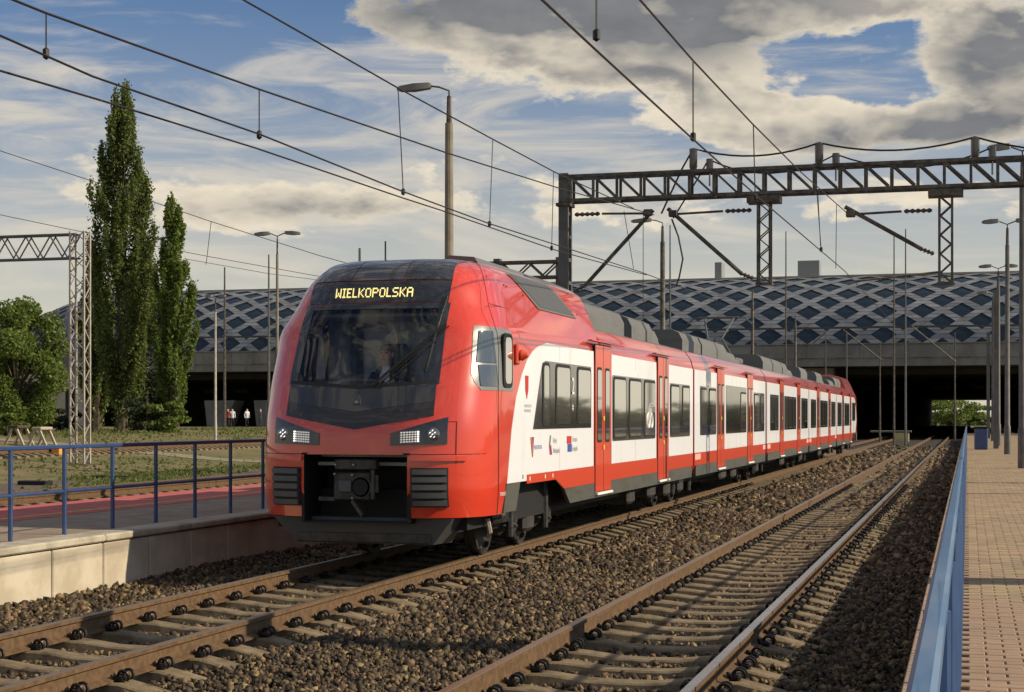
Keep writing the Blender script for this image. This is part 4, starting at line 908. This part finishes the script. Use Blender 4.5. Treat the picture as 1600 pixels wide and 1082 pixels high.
# ------------------------------------------------------------------ lamp posts
def lamp(name, label, X, Y, z0, top, heads, post_m='post_conc', arm=.9, r=.085, group=None, head_l=.85):
    t = thing(name, label, 'lamp post', (X, Y, z0), group); h = top-z0
    MB().tube([(0,0,0), (0,0,h*.12), (0,0,h*.125), (0,0,h-.9)], [r*1.25, r*1.25, r, r*.8], 10).build('post', post_m, t, True)
    MB().tube([(0,0,h-.9), (0,0,h-.25)], [r*.6, r*.45], 8).build('post_top', 'mast', t, True)
    for s in heads:                                 # arms point along camera left/right
        ax = Vector((CT*s, ST*s*.2, 0)).normalized()
        MB().tube([(0,0,h-.3), (0,0,h-.12), ax*.25+Vector((0,0,h-.02)), ax*arm+Vector((0,0,h+.02))], .025, 6).build('arm', 'mast', t, True)
        hd = MB(); pr = [(0, .05, .09), (.06*head_l, .09, .13), (.5*head_l, .13, .155), (.9*head_l, .10, .11), (head_l, .05, .05)]; vs = []
        for d, wv, hv in pr:
            c = ax*(arm-.05+d)+Vector((0,0,h+.03-.06*d)); q = Vector((-ax.y, ax.x, 0))
            vs += [c+q*wv-Vector((0,0,hv*.6)), c+q*wv*.8+Vector((0,0,hv*.5)), c-q*wv*.8+Vector((0,0,hv*.5)), c-q*wv-Vector((0,0,hv*.6))]
        hd.add(vs, [[i*4+k, i*4+(k+1)%4, (i+1)*4+(k+1)%4, (i+1)*4+k] for i in range(4) for k in range(4)]+[[0,1,2,3],[19,18,17,16]])
        hd.build('lamp_head', 'lamp_head', t, True)
    return t
lamp('lamp_post', 'tallest lamp post with one head, rising behind the front of the train', -12.0, 36.6, PZ, 9.75, (-1,), 'post_conc', .5, .12, head_l=.85)
lamp('lamp_post', 'lamp post with one head seen through the portal left of the middle frame', -12.0, 64.6, PZ, 9.85, (-1,), 'mast', .5, .12)
lamp('lamp_post', 'thin far lamp post in front of the diamond facade left of the pantograph', -12.0, 93, PZ, 9.4, (), 'mast', .5, .11)
lamp('lamp_post', 'distant lamp post before the viaduct, right of the train roof middle', -12.0, 117, PZ, 9.4, (), 'mast', .5, .11)
lamp('lamp_post', 'double-headed lamp post just left of the train', -28.6, 63.5, -.3, 9.7, (-1, 1), 'post_conc', .4, .07, head_l=.7)
lamp('lamp_post', 'small double-headed lamp post right of the poplars', -41.6, 83.8, field_z(-41.6, 83.8), 8.75, (-1, 1), 'mast_pale', .25, .075, head_l=.45)
for i, (Y, hh, lb) in enumerate(((30.2, (1,), None), (45.4, (-1, 1), 'nearest visible lamp post at the right picture edge beside the portal'), (62.5, (-1, 1), 'second lamp post along the right platform'), (80.9, (-1, 1), 'third lamp post along the right platform, before the viaduct'), (98, (-1,), 'fourth, smallest lamp post along the right platform'))):
    lamp('lamp_post', lb or 'lamp post on the right platform just before the portal', 1.42, Y, RZ, 9.1, hh, 'mast_grey', .35, .10, head_l=.62)
for i, (px, yt, yb, dep, lb) in enumerate(((351, 418, 668, 100, 'thin dark pole right of the poplars'), (420, 398, 560, 100, 'thin dark pole beside the double-headed lamp'), (1228, 362, 600, 125, 'thin rod rising above the arena roof left of its larger box'), (1047, 352, 480, 110, 'thin pole right of the lamp seen through the portal'),
        (1397, 362, 575, 120, 'thin pole left of the right-hand hanging frame'), (1415, 358, 560, 112, 'taller thin pole left of the right-hand hanging frame'), (1290, 520, 592, 118, 'short pole above the rear of the train'), (1323, 520, 600, 128, 'short pole just beyond the rear of the train'), (1375, 535, 578, 130, 'short pole under the viaduct edge'), (562, 388, 412, 60, 'short pole sticking up above the roof of the cab'), (1492, 520, 575, 120, 'thin pole in front of the viaduct parapet at right'))):
    p, q = at_depth(px, yt, dep), at_depth(px, yb, dep); q.z = min(q.z, -.3 if i != 0 else q.z)
    tag(MB().tube([q, p], [.10, .045], 6).build('thin_pole', 'mast_grey' if i % 2 else 'mast', None, True), lb, 'pole')
# far cantilever arms in front of the arena
for i, (a, b, dep) in enumerate((((1250, 555), (1290, 520), 110), ((1317, 515), (1378, 563), 118), ((1425, 510), (1494, 566), 112), ((1335, 440), (1470, 425), 60))):
    tag(MB().tube([at_depth(*a, dep), at_depth(*b, dep)], .045, 6).build('cantilever_arm', 'mast', None, True), ('slanting overhead-line arm above the rear cab', 'slanting overhead-line arm beyond the rear cab', 'slanting overhead-line arm in front of the viaduct at right', 'long low overhead-line arm before the diamond facade at right')[i], 'bracket')
# far portal masts on the right platform
for i, (Y, X, hgt) in enumerate(((74, 1.2, 7.4), (110, 1.3, 7.4), (14.1, 1.25, 9.5))):
    wy_ = .26 if i == 2 else .14
    tag(MB().box((X-.11, Y-wy_, RZ), (X+.11, Y+wy_, hgt)).build('overhead_mast', 'mast_grey', None), ('grey square mast between the right platform lamps', 'farther grey square mast near the viaduct', 'broad mast beside the right railing that shades the track ballast')[i], 'mast')
t = thing('litter_bin', 'dark litter bin at the far end of the right railing', 'bin', (.55, 71.5, RZ))
MB().cbox((-.28, -.28, .0), (.28, .28, .92), .04).build('bin_body', 'blue', t); MB().cbox((-.31, -.31, .92), (.31, .31, .99), .03).build('bin_lid', 'black', t)

# ------------------------------------------------------------------ left lattice portal and things on the yard
def lattice(mb, a, b, wx, wy, step, r):
    """square lattice column from a up to b"""
    a, b = Vector(a), Vector(b); n = max(1, round((b-a).length/step)); c = [(-wx/2, -wy/2), (wx/2, -wy/2), (wx/2, wy/2), (-wx/2, wy/2)]
    legs = [[a+Vector((x, y, 0)), b+Vector((x, y, 0))] for x, y in c]
    lace = []
    for k in range(n):
        for f in range(4):
            p, q = legs[f], legs[(f+1) % 4]; u0, u1 = k/n, (k+1)/n
            lace.append((p[0].lerp(p[1], u0), q[0].lerp(q[1], u1)) if k % 2 == 0 else (q[0].lerp(q[1], u0), p[0].lerp(p[1], u1)))
    return legs, lace
lm = at_depth(125, 727, 64); mz = 9.5
lpn = thing('lattice_portal', 'pale lattice mast with a lattice beam in front of the poplars', 'portal', (lm.x, lm.y, -.3))
legs, lace = lattice(None, (0, 0, .2), (0, 0, mz), .62, .45, .55, .03)
for p, q in legs: MB().bar(p, q, .07).build('mast_leg', 'mast_pale', lpn)
for p, q in lace: MB().bar(p, q, .035).build('mast_lacing', 'mast_pale', lpn)
MB().cbox((-.55, -.5, -.3), (.55, .5, .22), .05).build('mast_footing', 'joint', lpn)
for (yy, z) in ((-.2, mz-1.05), (.2, mz-1.05), (-.2, mz-.1), (.2, mz-.1)): MB().bar((-9, yy, z), (-.1, yy, z), .07).build('beam_chord', 'mast_grey', lpn)
for k in range(16):
    x0, x1 = -9+k*.555, -9+(k+1)*.555; z0, z1 = mz-1.0, mz-.15
    for yy in (-.2, .2): MB().bar((x0, yy, z0 if k % 2 else z1), (x1, yy, z1 if k % 2 else z0), .045).build('beam_lacing', 'mast_grey', lpn)
fpz = thing('lattice_portal', 'small far lattice beam just above the roof of the train', 'portal', (0, 55, 0))
for yy in (-.2, .2):
    for z in (6.75, 7.3): MB().box((-21, yy-.035, z-.05), (-13.9, yy+.035, z+.05)).build('beam_chord', 'mast', fpz)
    for k in range(14): MB().bar((-21+k*.5, yy, 6.8 if k % 2 else 7.25), (-20.5+k*.5, yy, 7.25 if k % 2 else 6.8), .05).build('beam_lacing', 'mast', fpz)
for x in (-13.9, -16.2, -21): MB().box((x-.12, -.15, -.3), (x+.12, .15, 7.45)).build('column', 'mast_grey', fpz)
def ground_at(px, py, zg):                           # point on level ground
    return at_depth(px, py, F*(EYE-zg)/(py-653))
for i, (px, py, sx, sz, m, lb) in enumerate(((90, 727, .42, .34, 'orange', 'orange cabinet beside the foot of the lattice mast'), (174, 722, .45, .2, 'black', 'small black box right of the lattice mast foot'), (178, 748, 1.4, .12, 'black', 'long dark timber lying in the grass'), (55, 758, 1.0, .16, 'black', 'dark timber block lying by the yard track at left'))):
    p = ground_at(px, py, -.26); mb = MB().cbox((-sx/2, -.2, 0), (sx/2, .2, sz), .03); b_ = mb.build(('track_cabinet', 'track_box', 'timber', 'timber')[i], m, None, loc=(p.x, p.y, max(field_z(p.x, p.y), -.27)-.02)); tag(b_, lb, ('box', 'box', 'timber', 'timber')[i])
    if i == 0: MB().cbox((-sx/2-.03, -.23, sz), (sx/2+.03, .23, sz+.04), .01).build('cabinet_lid', 'orange', b_)
    elif i == 1: MB().cbox((-sx/2-.02, -.22, sz), (sx/2+.02, .22, sz+.03), .01).build('box_lid', 'black', b_)
for i, px in enumerate((30, 66)):
    p = at_depth(px, 673, 74); zg = field_z(p.x, p.y)
    t = thing('trestle', ('left', 'right')[i]+' of two pale wooden trestles on the brown field', 'trestle', (p.x, p.y, zg))
    MB().cbox((-.25, -.5, .78), (.25, .5, .92), .03).build('trestle_top', 'wood_pale' if i else 'joint', t)
    for s in (-1, 1):
        for yy in (-.4, .4): MB().bar((s*.1, yy, .8), (s*.48, yy, 0), .1).build('trestle_leg', 'wood_pale', t)
sheet_path = MB(); pts = [(at_depth(px, py, d)) for px, py, d in ((150, 690, 76), (440, 684, 78))]
mb = MB(); xs = np.linspace(-75, -30, 24)
mb.add([(x, 66+.35*(-x-30)*.2+oy+.4*math.sin(x), field_z(x, 0)+.02) for x in xs for oy in (0, 2.2)], [[2*i, 2*i+1, 2*i+3, 2*i+2] for i in range(len(xs)-1)]); mb.build('dirt_path', 'path', None, kind='structure', fix=False)

# ------------------------------------------------------------------ viaduct and arena
BY = 152.0
vd = thing('viaduct', 'grey concrete road viaduct crossing over the tracks', 'viaduct', (0, BY, 0))
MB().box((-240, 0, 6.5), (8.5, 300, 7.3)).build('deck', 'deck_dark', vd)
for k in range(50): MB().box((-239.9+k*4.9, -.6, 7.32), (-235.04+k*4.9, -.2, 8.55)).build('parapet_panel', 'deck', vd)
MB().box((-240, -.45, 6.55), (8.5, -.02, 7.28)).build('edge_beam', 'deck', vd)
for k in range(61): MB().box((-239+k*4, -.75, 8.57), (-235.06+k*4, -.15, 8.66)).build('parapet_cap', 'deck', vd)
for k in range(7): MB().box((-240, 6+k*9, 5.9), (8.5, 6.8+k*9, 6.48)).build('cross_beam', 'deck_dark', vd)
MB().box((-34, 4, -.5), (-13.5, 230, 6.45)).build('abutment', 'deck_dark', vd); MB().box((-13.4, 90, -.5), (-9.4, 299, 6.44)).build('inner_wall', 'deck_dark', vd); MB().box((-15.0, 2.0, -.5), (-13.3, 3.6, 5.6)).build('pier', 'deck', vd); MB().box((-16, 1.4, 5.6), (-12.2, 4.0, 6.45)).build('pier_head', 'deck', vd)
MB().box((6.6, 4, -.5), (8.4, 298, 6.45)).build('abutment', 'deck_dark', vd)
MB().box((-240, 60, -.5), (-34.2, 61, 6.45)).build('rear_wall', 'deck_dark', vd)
for i, px in enumerate((318, 408)):
    p = at_depth(px, 640, 166); x = p.x
    MB().add([(x-1.6, 3, .2), (x+.2, 3, .2), (x+1.5, 3, 3.6), (x-2, 3, 3.6), (x-1.6, 5.5, .2), (x+.2, 5.5, .2), (x+1.5, 5.5, 3.6), (x-2, 5.5, 3.6)], [[0,1,2,3],[4,7,6,5],[0,4,5,1],[1,5,6,2],[2,6,7,3],[3,7,4,0]]).build('slanted_pier', 'deck', vd)
xa, xb = at_depth(60, 600, 170).x, at_depth(128, 600, 170).x
MB().box((xa-30, -.3, -.5), (xb, 1.5, 6.45)).build('end_wall', 'wall_cream', vd)
MB().box((xb-2.4, -.34, 1.2), (xb-1.2, -.3, 5.0)).build('wall_opening', 'black', vd)
yb_ = thing('signal_box', 'pale yellow box on a short stand under the viaduct', 'box', (-5.4, 140, -.3))
MB().cbox((-.6, -.3, 0), (.6, .3, .8), .03).build('box_body', 'pier_yellow', yb_); MB().cbox((-2.6, -.35, .82), (.8, .35, .98), .02).build('box_top', 'post_conc', yb_)
def arena():
    AY = 212; t = thing('arena', 'large arena with curved shell of pale bands and dark blue glass diamonds', 'building', (0, AY, 0))
    Ra, Z0 = 15.2, 7.6; XE, RC = -118.0, 42.0
    def plan(u):                                    # u = distance along the front from x = +32 leftwards
        if u < 14-XE: return Vector((14-u, 0, 0)), Vector((0, -1, 0))
        a = (u-(14-XE))/RC; return Vector((XE-RC*math.sin(a), RC*(1-math.cos(a)), 0)), Vector((-math.sin(a), -math.cos(a), 0))
    def S(u, v, off=0.0):                           # v = angle up the shell
        p, n = plan(u); r = Ra+off; bulge = r*math.cos(v)-Ra
        return p+n*bulge+Vector((0, 0, Z0-1.5+r*math.sin(v)*1.0))
    U1 = 14-XE+RC*1.75; pu, nv = 4.9, 6; v0, v1 = -.05, 1.42
    mb = MB(); nu, k = 150, 12
    for i in range(nu+1):
        for j in range(k+1): mb.v.append(tuple(S(U1*i/nu, v0+(v1-v0)*j/k, -.12)))
    mb.f = [[i*(k+1)+j, (i+1)*(k+1)+j, (i+1)*(k+1)+j+1, i*(k+1)+j+1] for i in range(nu) for j in range(k)]; mb.mi = [0]*len(mb.f); mb.build('shell', 'deck_dark', t, 60)
    dv = (v1-v0)/nv
    # bands between the diamonds, laid as small panels
    bands = MB(); cnt = 0; farg = MB(); U0 = (14-XE)*.0
    for c in range(int(U1/pu)+1):
        for r in range(nv*2+1):
            uc = c*pu+(pu/2 if r % 2 else 0); vc = v0+r*dv/2
            hu, hv = pu/2*.80, dv/2*.80
            if vc-hv < v0+.0 or vc+hv > v1 or uc > U1-hu: continue
            if uc < 3: continue
            if S(uc, vc)[2] < 8.2: continue
            one = 9 < uc < 14+104 and cnt < 300; g = MB() if one else farg; q = [(uc-hu, vc), (uc, vc-hv), (uc+hu, vc), (uc, vc+hv)]
            vs = [S(a, b, -.05) for a, b in q]+[S(uc, vc, -.03)]
            g.add(vs, [[0,1,4],[1,2,4],[2,3,4],[3,0,4]])
            if one: g.build('glass_diamond', 'arena_glass', t, fix=False); cnt += 1
    farg.build('far_glass_diamonds', 'arena_glass', t, fix=False, kind='stuff')
    # ribbons crossing both ways, proud of the glass, cut into panels
    for s in (-1, 1):
        for c in range(-6, int(U1/pu)+8):
            for k in range(nv*6):
                va, vb = v0+(v1-v0)*k/(nv*6), v0+(v1-v0)*(k+1)/(nv*6)-.004
                ua, ub = c*pu+pu/2+s*pu*(va-v0)/dv, c*pu+pu/2+s*pu*(vb-v0)/dv
                w_ = pu*.155
                if min(ua, ub)-w_ < 0 or max(ua, ub)+w_ > U1: continue
                o_ = .05 if s > 0 else .09
                bands.add([S(ua-w_, va, o_), S(ua+w_, va, o_), S(ub+w_, vb, o_), S(ub-w_, vb, o_)], [[0,1,2,3]])
    bands.build('band_panels', 'arena_band', t, fix=False, kind='stuff')
    rf = MB(); n = 80
    for i in range(n+1):
        p = S(U1*i/n, v1); nn = plan(U1*i/n)[1]; rf.v += [tuple(p+Vector((0,0,.05))), tuple(p+Vector((0,0,.35))), tuple(p-nn*40+Vector((0,0,.1)))]
    rf.f = [[3*i+j, 3*i+3+j, 3*i+4+j, 3*i+1+j] for i in range(n) for j in range(2)]; rf.mi = [0]*len(rf.f); rf.build('roof_rim', 'arena_roof', t, 40)
    for (px, wd, hh) in ((1114, 1.0, 1.6), (1262, 3.0, 1.5)):
        p = at_depth(px, 425, 222); MB().cbox((p.x-wd/2, 14, 21.2), (p.x+wd/2, 17, 22.2+hh), .05).build('roof_plant_box', 'cab_grey', t)
    for z, m in ((13.2, 'mast'), (10.6, 'mast')): MB().box((-116, -2.6, z), (13, -2.4, z+.22)).build('gallery_rail', m, t)
    print('diamonds', cnt)
arena()

# ------------------------------------------------------------------ trees
def leaves(P, size, name, m, parent, up=0.0):
    n = len(P); a = rng.normal(size=(n, 3)); a /= np.linalg.norm(a, axis=1, keepdims=True)
    b = np.cross(a, rng.normal(size=(n, 3))); b /= np.linalg.norm(b, axis=1, keepdims=True)
    s = size*rng.uniform(.5, 1.2, n)[:, None]
    V = np.stack([P-a*s-b*s*.15, P+b*s*.6, P+a*s+b*s*.1, P-b*s*.6], 1).reshape(-1, 3)
    return np_mesh(name, V, np.arange(4*n).reshape(n, 4), m, parent)
def poplar(label, base, H, Rm, nb, nl, m, seed, low=.06, dead=0.0):
    r = np.random.default_rng(seed); t = thing('poplar_tree', label, 'tree', tuple(base))
    tr = MB(); tr.tube([(0,0,-.5), (.1,0,H*.3), (0,.1,H*.65), (0,0,H*.97)], [.45, .36, .2, .04], 8)
    P = []
    for i in range(nb):
        f = low+(1-low)*(i+r.random())/nb*.93; h0 = H*f; az = r.uniform(0, 6.283)
        prof = float(np.interp(f, [0, .1, .25, .45, .6, .75, .88, 1], [.5, .75, 1, 1, .78, .55, .36, .12])); ro = Rm*prof*r.uniform(.55, 1.15); L = H*r.uniform(.12, .26)*(1.15-f*.75)
        pts = []
        for k in range(6):
            q = k/5; rad = ro*(1-(1-q)**1.8)*(1-.12*q); pts.append((rad*math.cos(az+.25*q), rad*math.sin(az+.25*q), h0+L*(q**1.25)))
        tr.tube(pts, [.09*(1-f)+.03, .06, .05, .035, .02, .01], 5)
        if r.random() < dead: continue
        c = np.array(pts); m_ = int(nl/nb*r.uniform(.5, 1.5)); q = r.random(m_)**.7*5; i0 = np.minimum(q.astype(int), 4); fr = (q-i0)[:, None]
        cc = c[i0]*(1-fr)+c[i0+1]*fr; sg = .075*Rm*(1.35-.75*q/5)[:, None]
        P.append(cc+r.normal(size=(m_, 3))*np.concatenate([sg, sg, sg*2.6], 1))
    tr.build('trunk', 'bark', t, True); leaves(np.concatenate(P), .125, 'crown', m, t)
def base_at(px, py_base, dep): p = at_depth(px, py_base, dep); p.z = field_z(p.x, p.y)-.1; return p
dP = 108
def hgt(py_top, dep, base): return EYE+(653-py_top)/F*dep-base.z
b = base_at(190, 665, dP); poplar('tallest poplar, behind the pale lattice mast', b, hgt(150, dP, b), 2.5, 100, 52000, 'leaf_poplar', 3, .02, .05)
b = base_at(270, 662, dP-3); poplar('bright green smaller poplar right of the tallest one', b, hgt(322, dP-3, b), 1.65, 80, 34000, 'leaf_light', 4, .02)
b = base_at(222, 660, dP+9); poplar('dark lower poplar standing between the two tall poplars', b, hgt(372, dP+9, b), 2.3, 60, 18000, 'leaf_dark', 5, .02)
b = base_at(150, 655, dP+3); poplar('narrow green poplar directly right of the lattice mast', b, hgt(395, dP+3, b), 1.6, 60, 22000, 'leaf_light', 6, .02)
def round_tree(label, base, H, Rx, nl, m, seed, trunk=.18, name='broadleaf_tree', ls=.2, cat='tree', nlobe=26):
    r = np.random.default_rng(seed); t = thing(name, label, cat, tuple(base)); tr = MB(); tr.tube([(0,0,-.3), (.05,0,H*.3), (0,.05,H*.6)], [H*.025, H*.02, H*.01], 7); P = []
    for i in range(nlobe):
        a = r.uniform(0, 6.283); f = r.uniform(trunk, 1); rad = Rx*math.sqrt(max(.05, 1-((f-.5)/.55)**2))*r.uniform(.3, .95)
        c = np.array([rad*math.cos(a), rad*math.sin(a), H*f*.92]); tr.tube([(0,0,H*f*.45), tuple(c*np.array([.5,.5,.85])), tuple(c)], [H*.009, H*.006, .01], 5)
        m_ = nl//nlobe; d = r.normal(size=(m_, 3)); d /= np.linalg.norm(d, axis=1, keepdims=True); P.append(c+d*(r.random((m_, 1))**.45)*np.array([Rx*.34, Rx*.34, H*.11]))
    tr.build('trunk', 'bark', t, True); leaves(np.concatenate(P), ls, 'crown', m, t)
b = base_at(25, 668, 88); round_tree('leafy round tree at the left picture edge', b, hgt(462, 88, b), 2.5, 30000, 'leaf_light', 11, .1, ls=.12, nlobe=44)
b = base_at(-45, 665, 95); round_tree('second leafy tree cut by the left picture edge', b, hgt(478, 95, b), 2.6, 16000, 'leaf_poplar', 12, .1, ls=.14, nlobe=30)
for i, (px, dep, H, lb) in enumerate(((75, 120, 2.0, 'dark low bush left of the lattice mast'), (104, 118, 1.6, 'small dark bush against the cream end wall'), (10, 84, 1.3, 'green low bush left of the trestles'), (232, 104, 2.6, 'low bush at the foot of the dark poplar'), (262, 103, 2.2, 'low green shrub under the smaller poplar'))):
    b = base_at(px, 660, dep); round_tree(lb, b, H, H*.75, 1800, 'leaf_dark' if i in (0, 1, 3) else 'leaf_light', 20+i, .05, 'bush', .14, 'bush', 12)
for i, (px, dep, H, R_) in enumerate(((1490, 480, 10, 9), (1462, 500, 10, 9), (1530, 540, 7, 8))):
    p = at_depth(px, 653, dep); round_tree(('dark tree', 'left tree', 'farthest tree')[i]+' seen through the viaduct opening', (p.x, p.y, -.9), H, R_, 5000, 'leaf_light', 40+i, .05, ls=.4)
# grass tufts, ground cover
def grass():
    n = 60000; X = rng.uniform(-62, -22.8, n); Y = rng.uniform(15, 125, n)
    X[:30000] = rng.uniform(-29.5, -23, 30000); Y[:30000] = rng.uniform(16, 70, 30000)
    k = visible(X, Y, np.zeros(n), 60) & (np.abs(X+38.5) > 1.6) & (np.sin(X*.5+Y*.31)+np.sin(Y*.13-X*.2)+rng.normal(0, .5, n) > -.1); X, Y = X[k], Y[k]; n = len(X)
    Z = np.array([field_z(a, 0) for a in X]); Z[X > -28.6] = -.26
    h = rng.uniform(.03, .11, n)*(1+.8*(X < -45)); a = rng.uniform(0, 6.283, n); wv = rng.uniform(.03, .09, n)
    B = np.stack([X, Y, Z], 1); q = np.stack([np.cos(a), np.sin(a), 0*a], 1)*wv[:, None]; top = B+np.stack([rng.normal(0, .04, n), rng.normal(0, .04, n), h], 1)
    V = np.stack([B-q, B+q, top+q*.25, top-q*.25], 1).reshape(-1, 3)
    np_mesh('grass_tufts', V, np.arange(4*n).reshape(n, 4), 'blade', label='patchy grass growing over the yard and field', cat='grass', kind='stuff')
grass()
# far hedge of trees beyond the right platform (mirrored in the train windows)
def treeline():
    n = 26000; a = rng.uniform(0, 1, n); X = 26+a*150+rng.normal(0, 3, n); Y = 300-a*150+rng.normal(0, 4, n)
    h = 2.4+1.3*np.sin(a*37)+1.1*np.sin(a*91+1)+.6*np.sin(a*211); Z = -.8+(h+.8)*rng.random(n)**.8
    m = n; P = np.stack([X, Y, Z], 1); q = rng.normal(size=(n, 3)); q /= np.linalg.norm(q, axis=1, keepdims=True); b = np.cross(q, rng.normal(size=(n, 3))); b /= np.linalg.norm(b, axis=1, keepdims=True); s_ = .7
    V = np.stack([P-q*s_, P+b*s_*.6, P+q*s_, P-b*s_*.6], 1).reshape(-1, 3)
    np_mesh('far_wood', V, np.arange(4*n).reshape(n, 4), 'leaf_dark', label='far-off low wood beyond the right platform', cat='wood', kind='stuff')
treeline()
# small people under the viaduct
pj = {'pelvis': (0,0,.95,.13), 'chest': (0,0,1.35,(.17,.11)), 'neck': (0,0,1.5,.06), 'head': (0,0,1.62,.085), 'head2': (0,0,1.70,.08)}
pb = [('pelvis','chest'),('chest','neck'),('neck','head'),('head','head2')]
for s, n in ((-1,'l'),(1,'r')):
    pj.update({n+'sh': (s*.19,0,1.42,.065), n+'el': (s*.24,.03,1.15,.045), n+'ha': (s*.23,-.05,.88,.04), n+'hp': (s*.09,0,.88,.09), n+'kn': (s*.1,-.03*s,.5,.065), n+'an': (s*.1,.06*s,.08,.045), n+'to': (s*.1,-.1,.04,.04)})
    pb += [('chest',n+'sh'),(n+'sh',n+'el'),(n+'el',n+'ha'),('pelvis',n+'hp'),(n+'hp',n+'kn'),(n+'kn',n+'an'),(n+'an',n+'to')]
for i, (px, top, lb) in enumerate(((356, 'red_cloth', 'small distant person in red top under the viaduct'), (363, 'shirt', 'small distant person in pale top beside the one in red'), (386, 'shirt', 'distant person in white near the viaduct seats'), (407, 'suit', 'distant person in dark clothes close to the train edge'))):
    p = at_depth(px, 645, 140); pr = skin_person('person', pj, pb, ['suit', top, 'skin'], (p.x, p.y, field_z(p.x, p.y)), .5*i, 1, lb, 'person'); paint(pr, lambda c: 2 if c.z > 1.5 else (1 if c.z > .92 else 0))
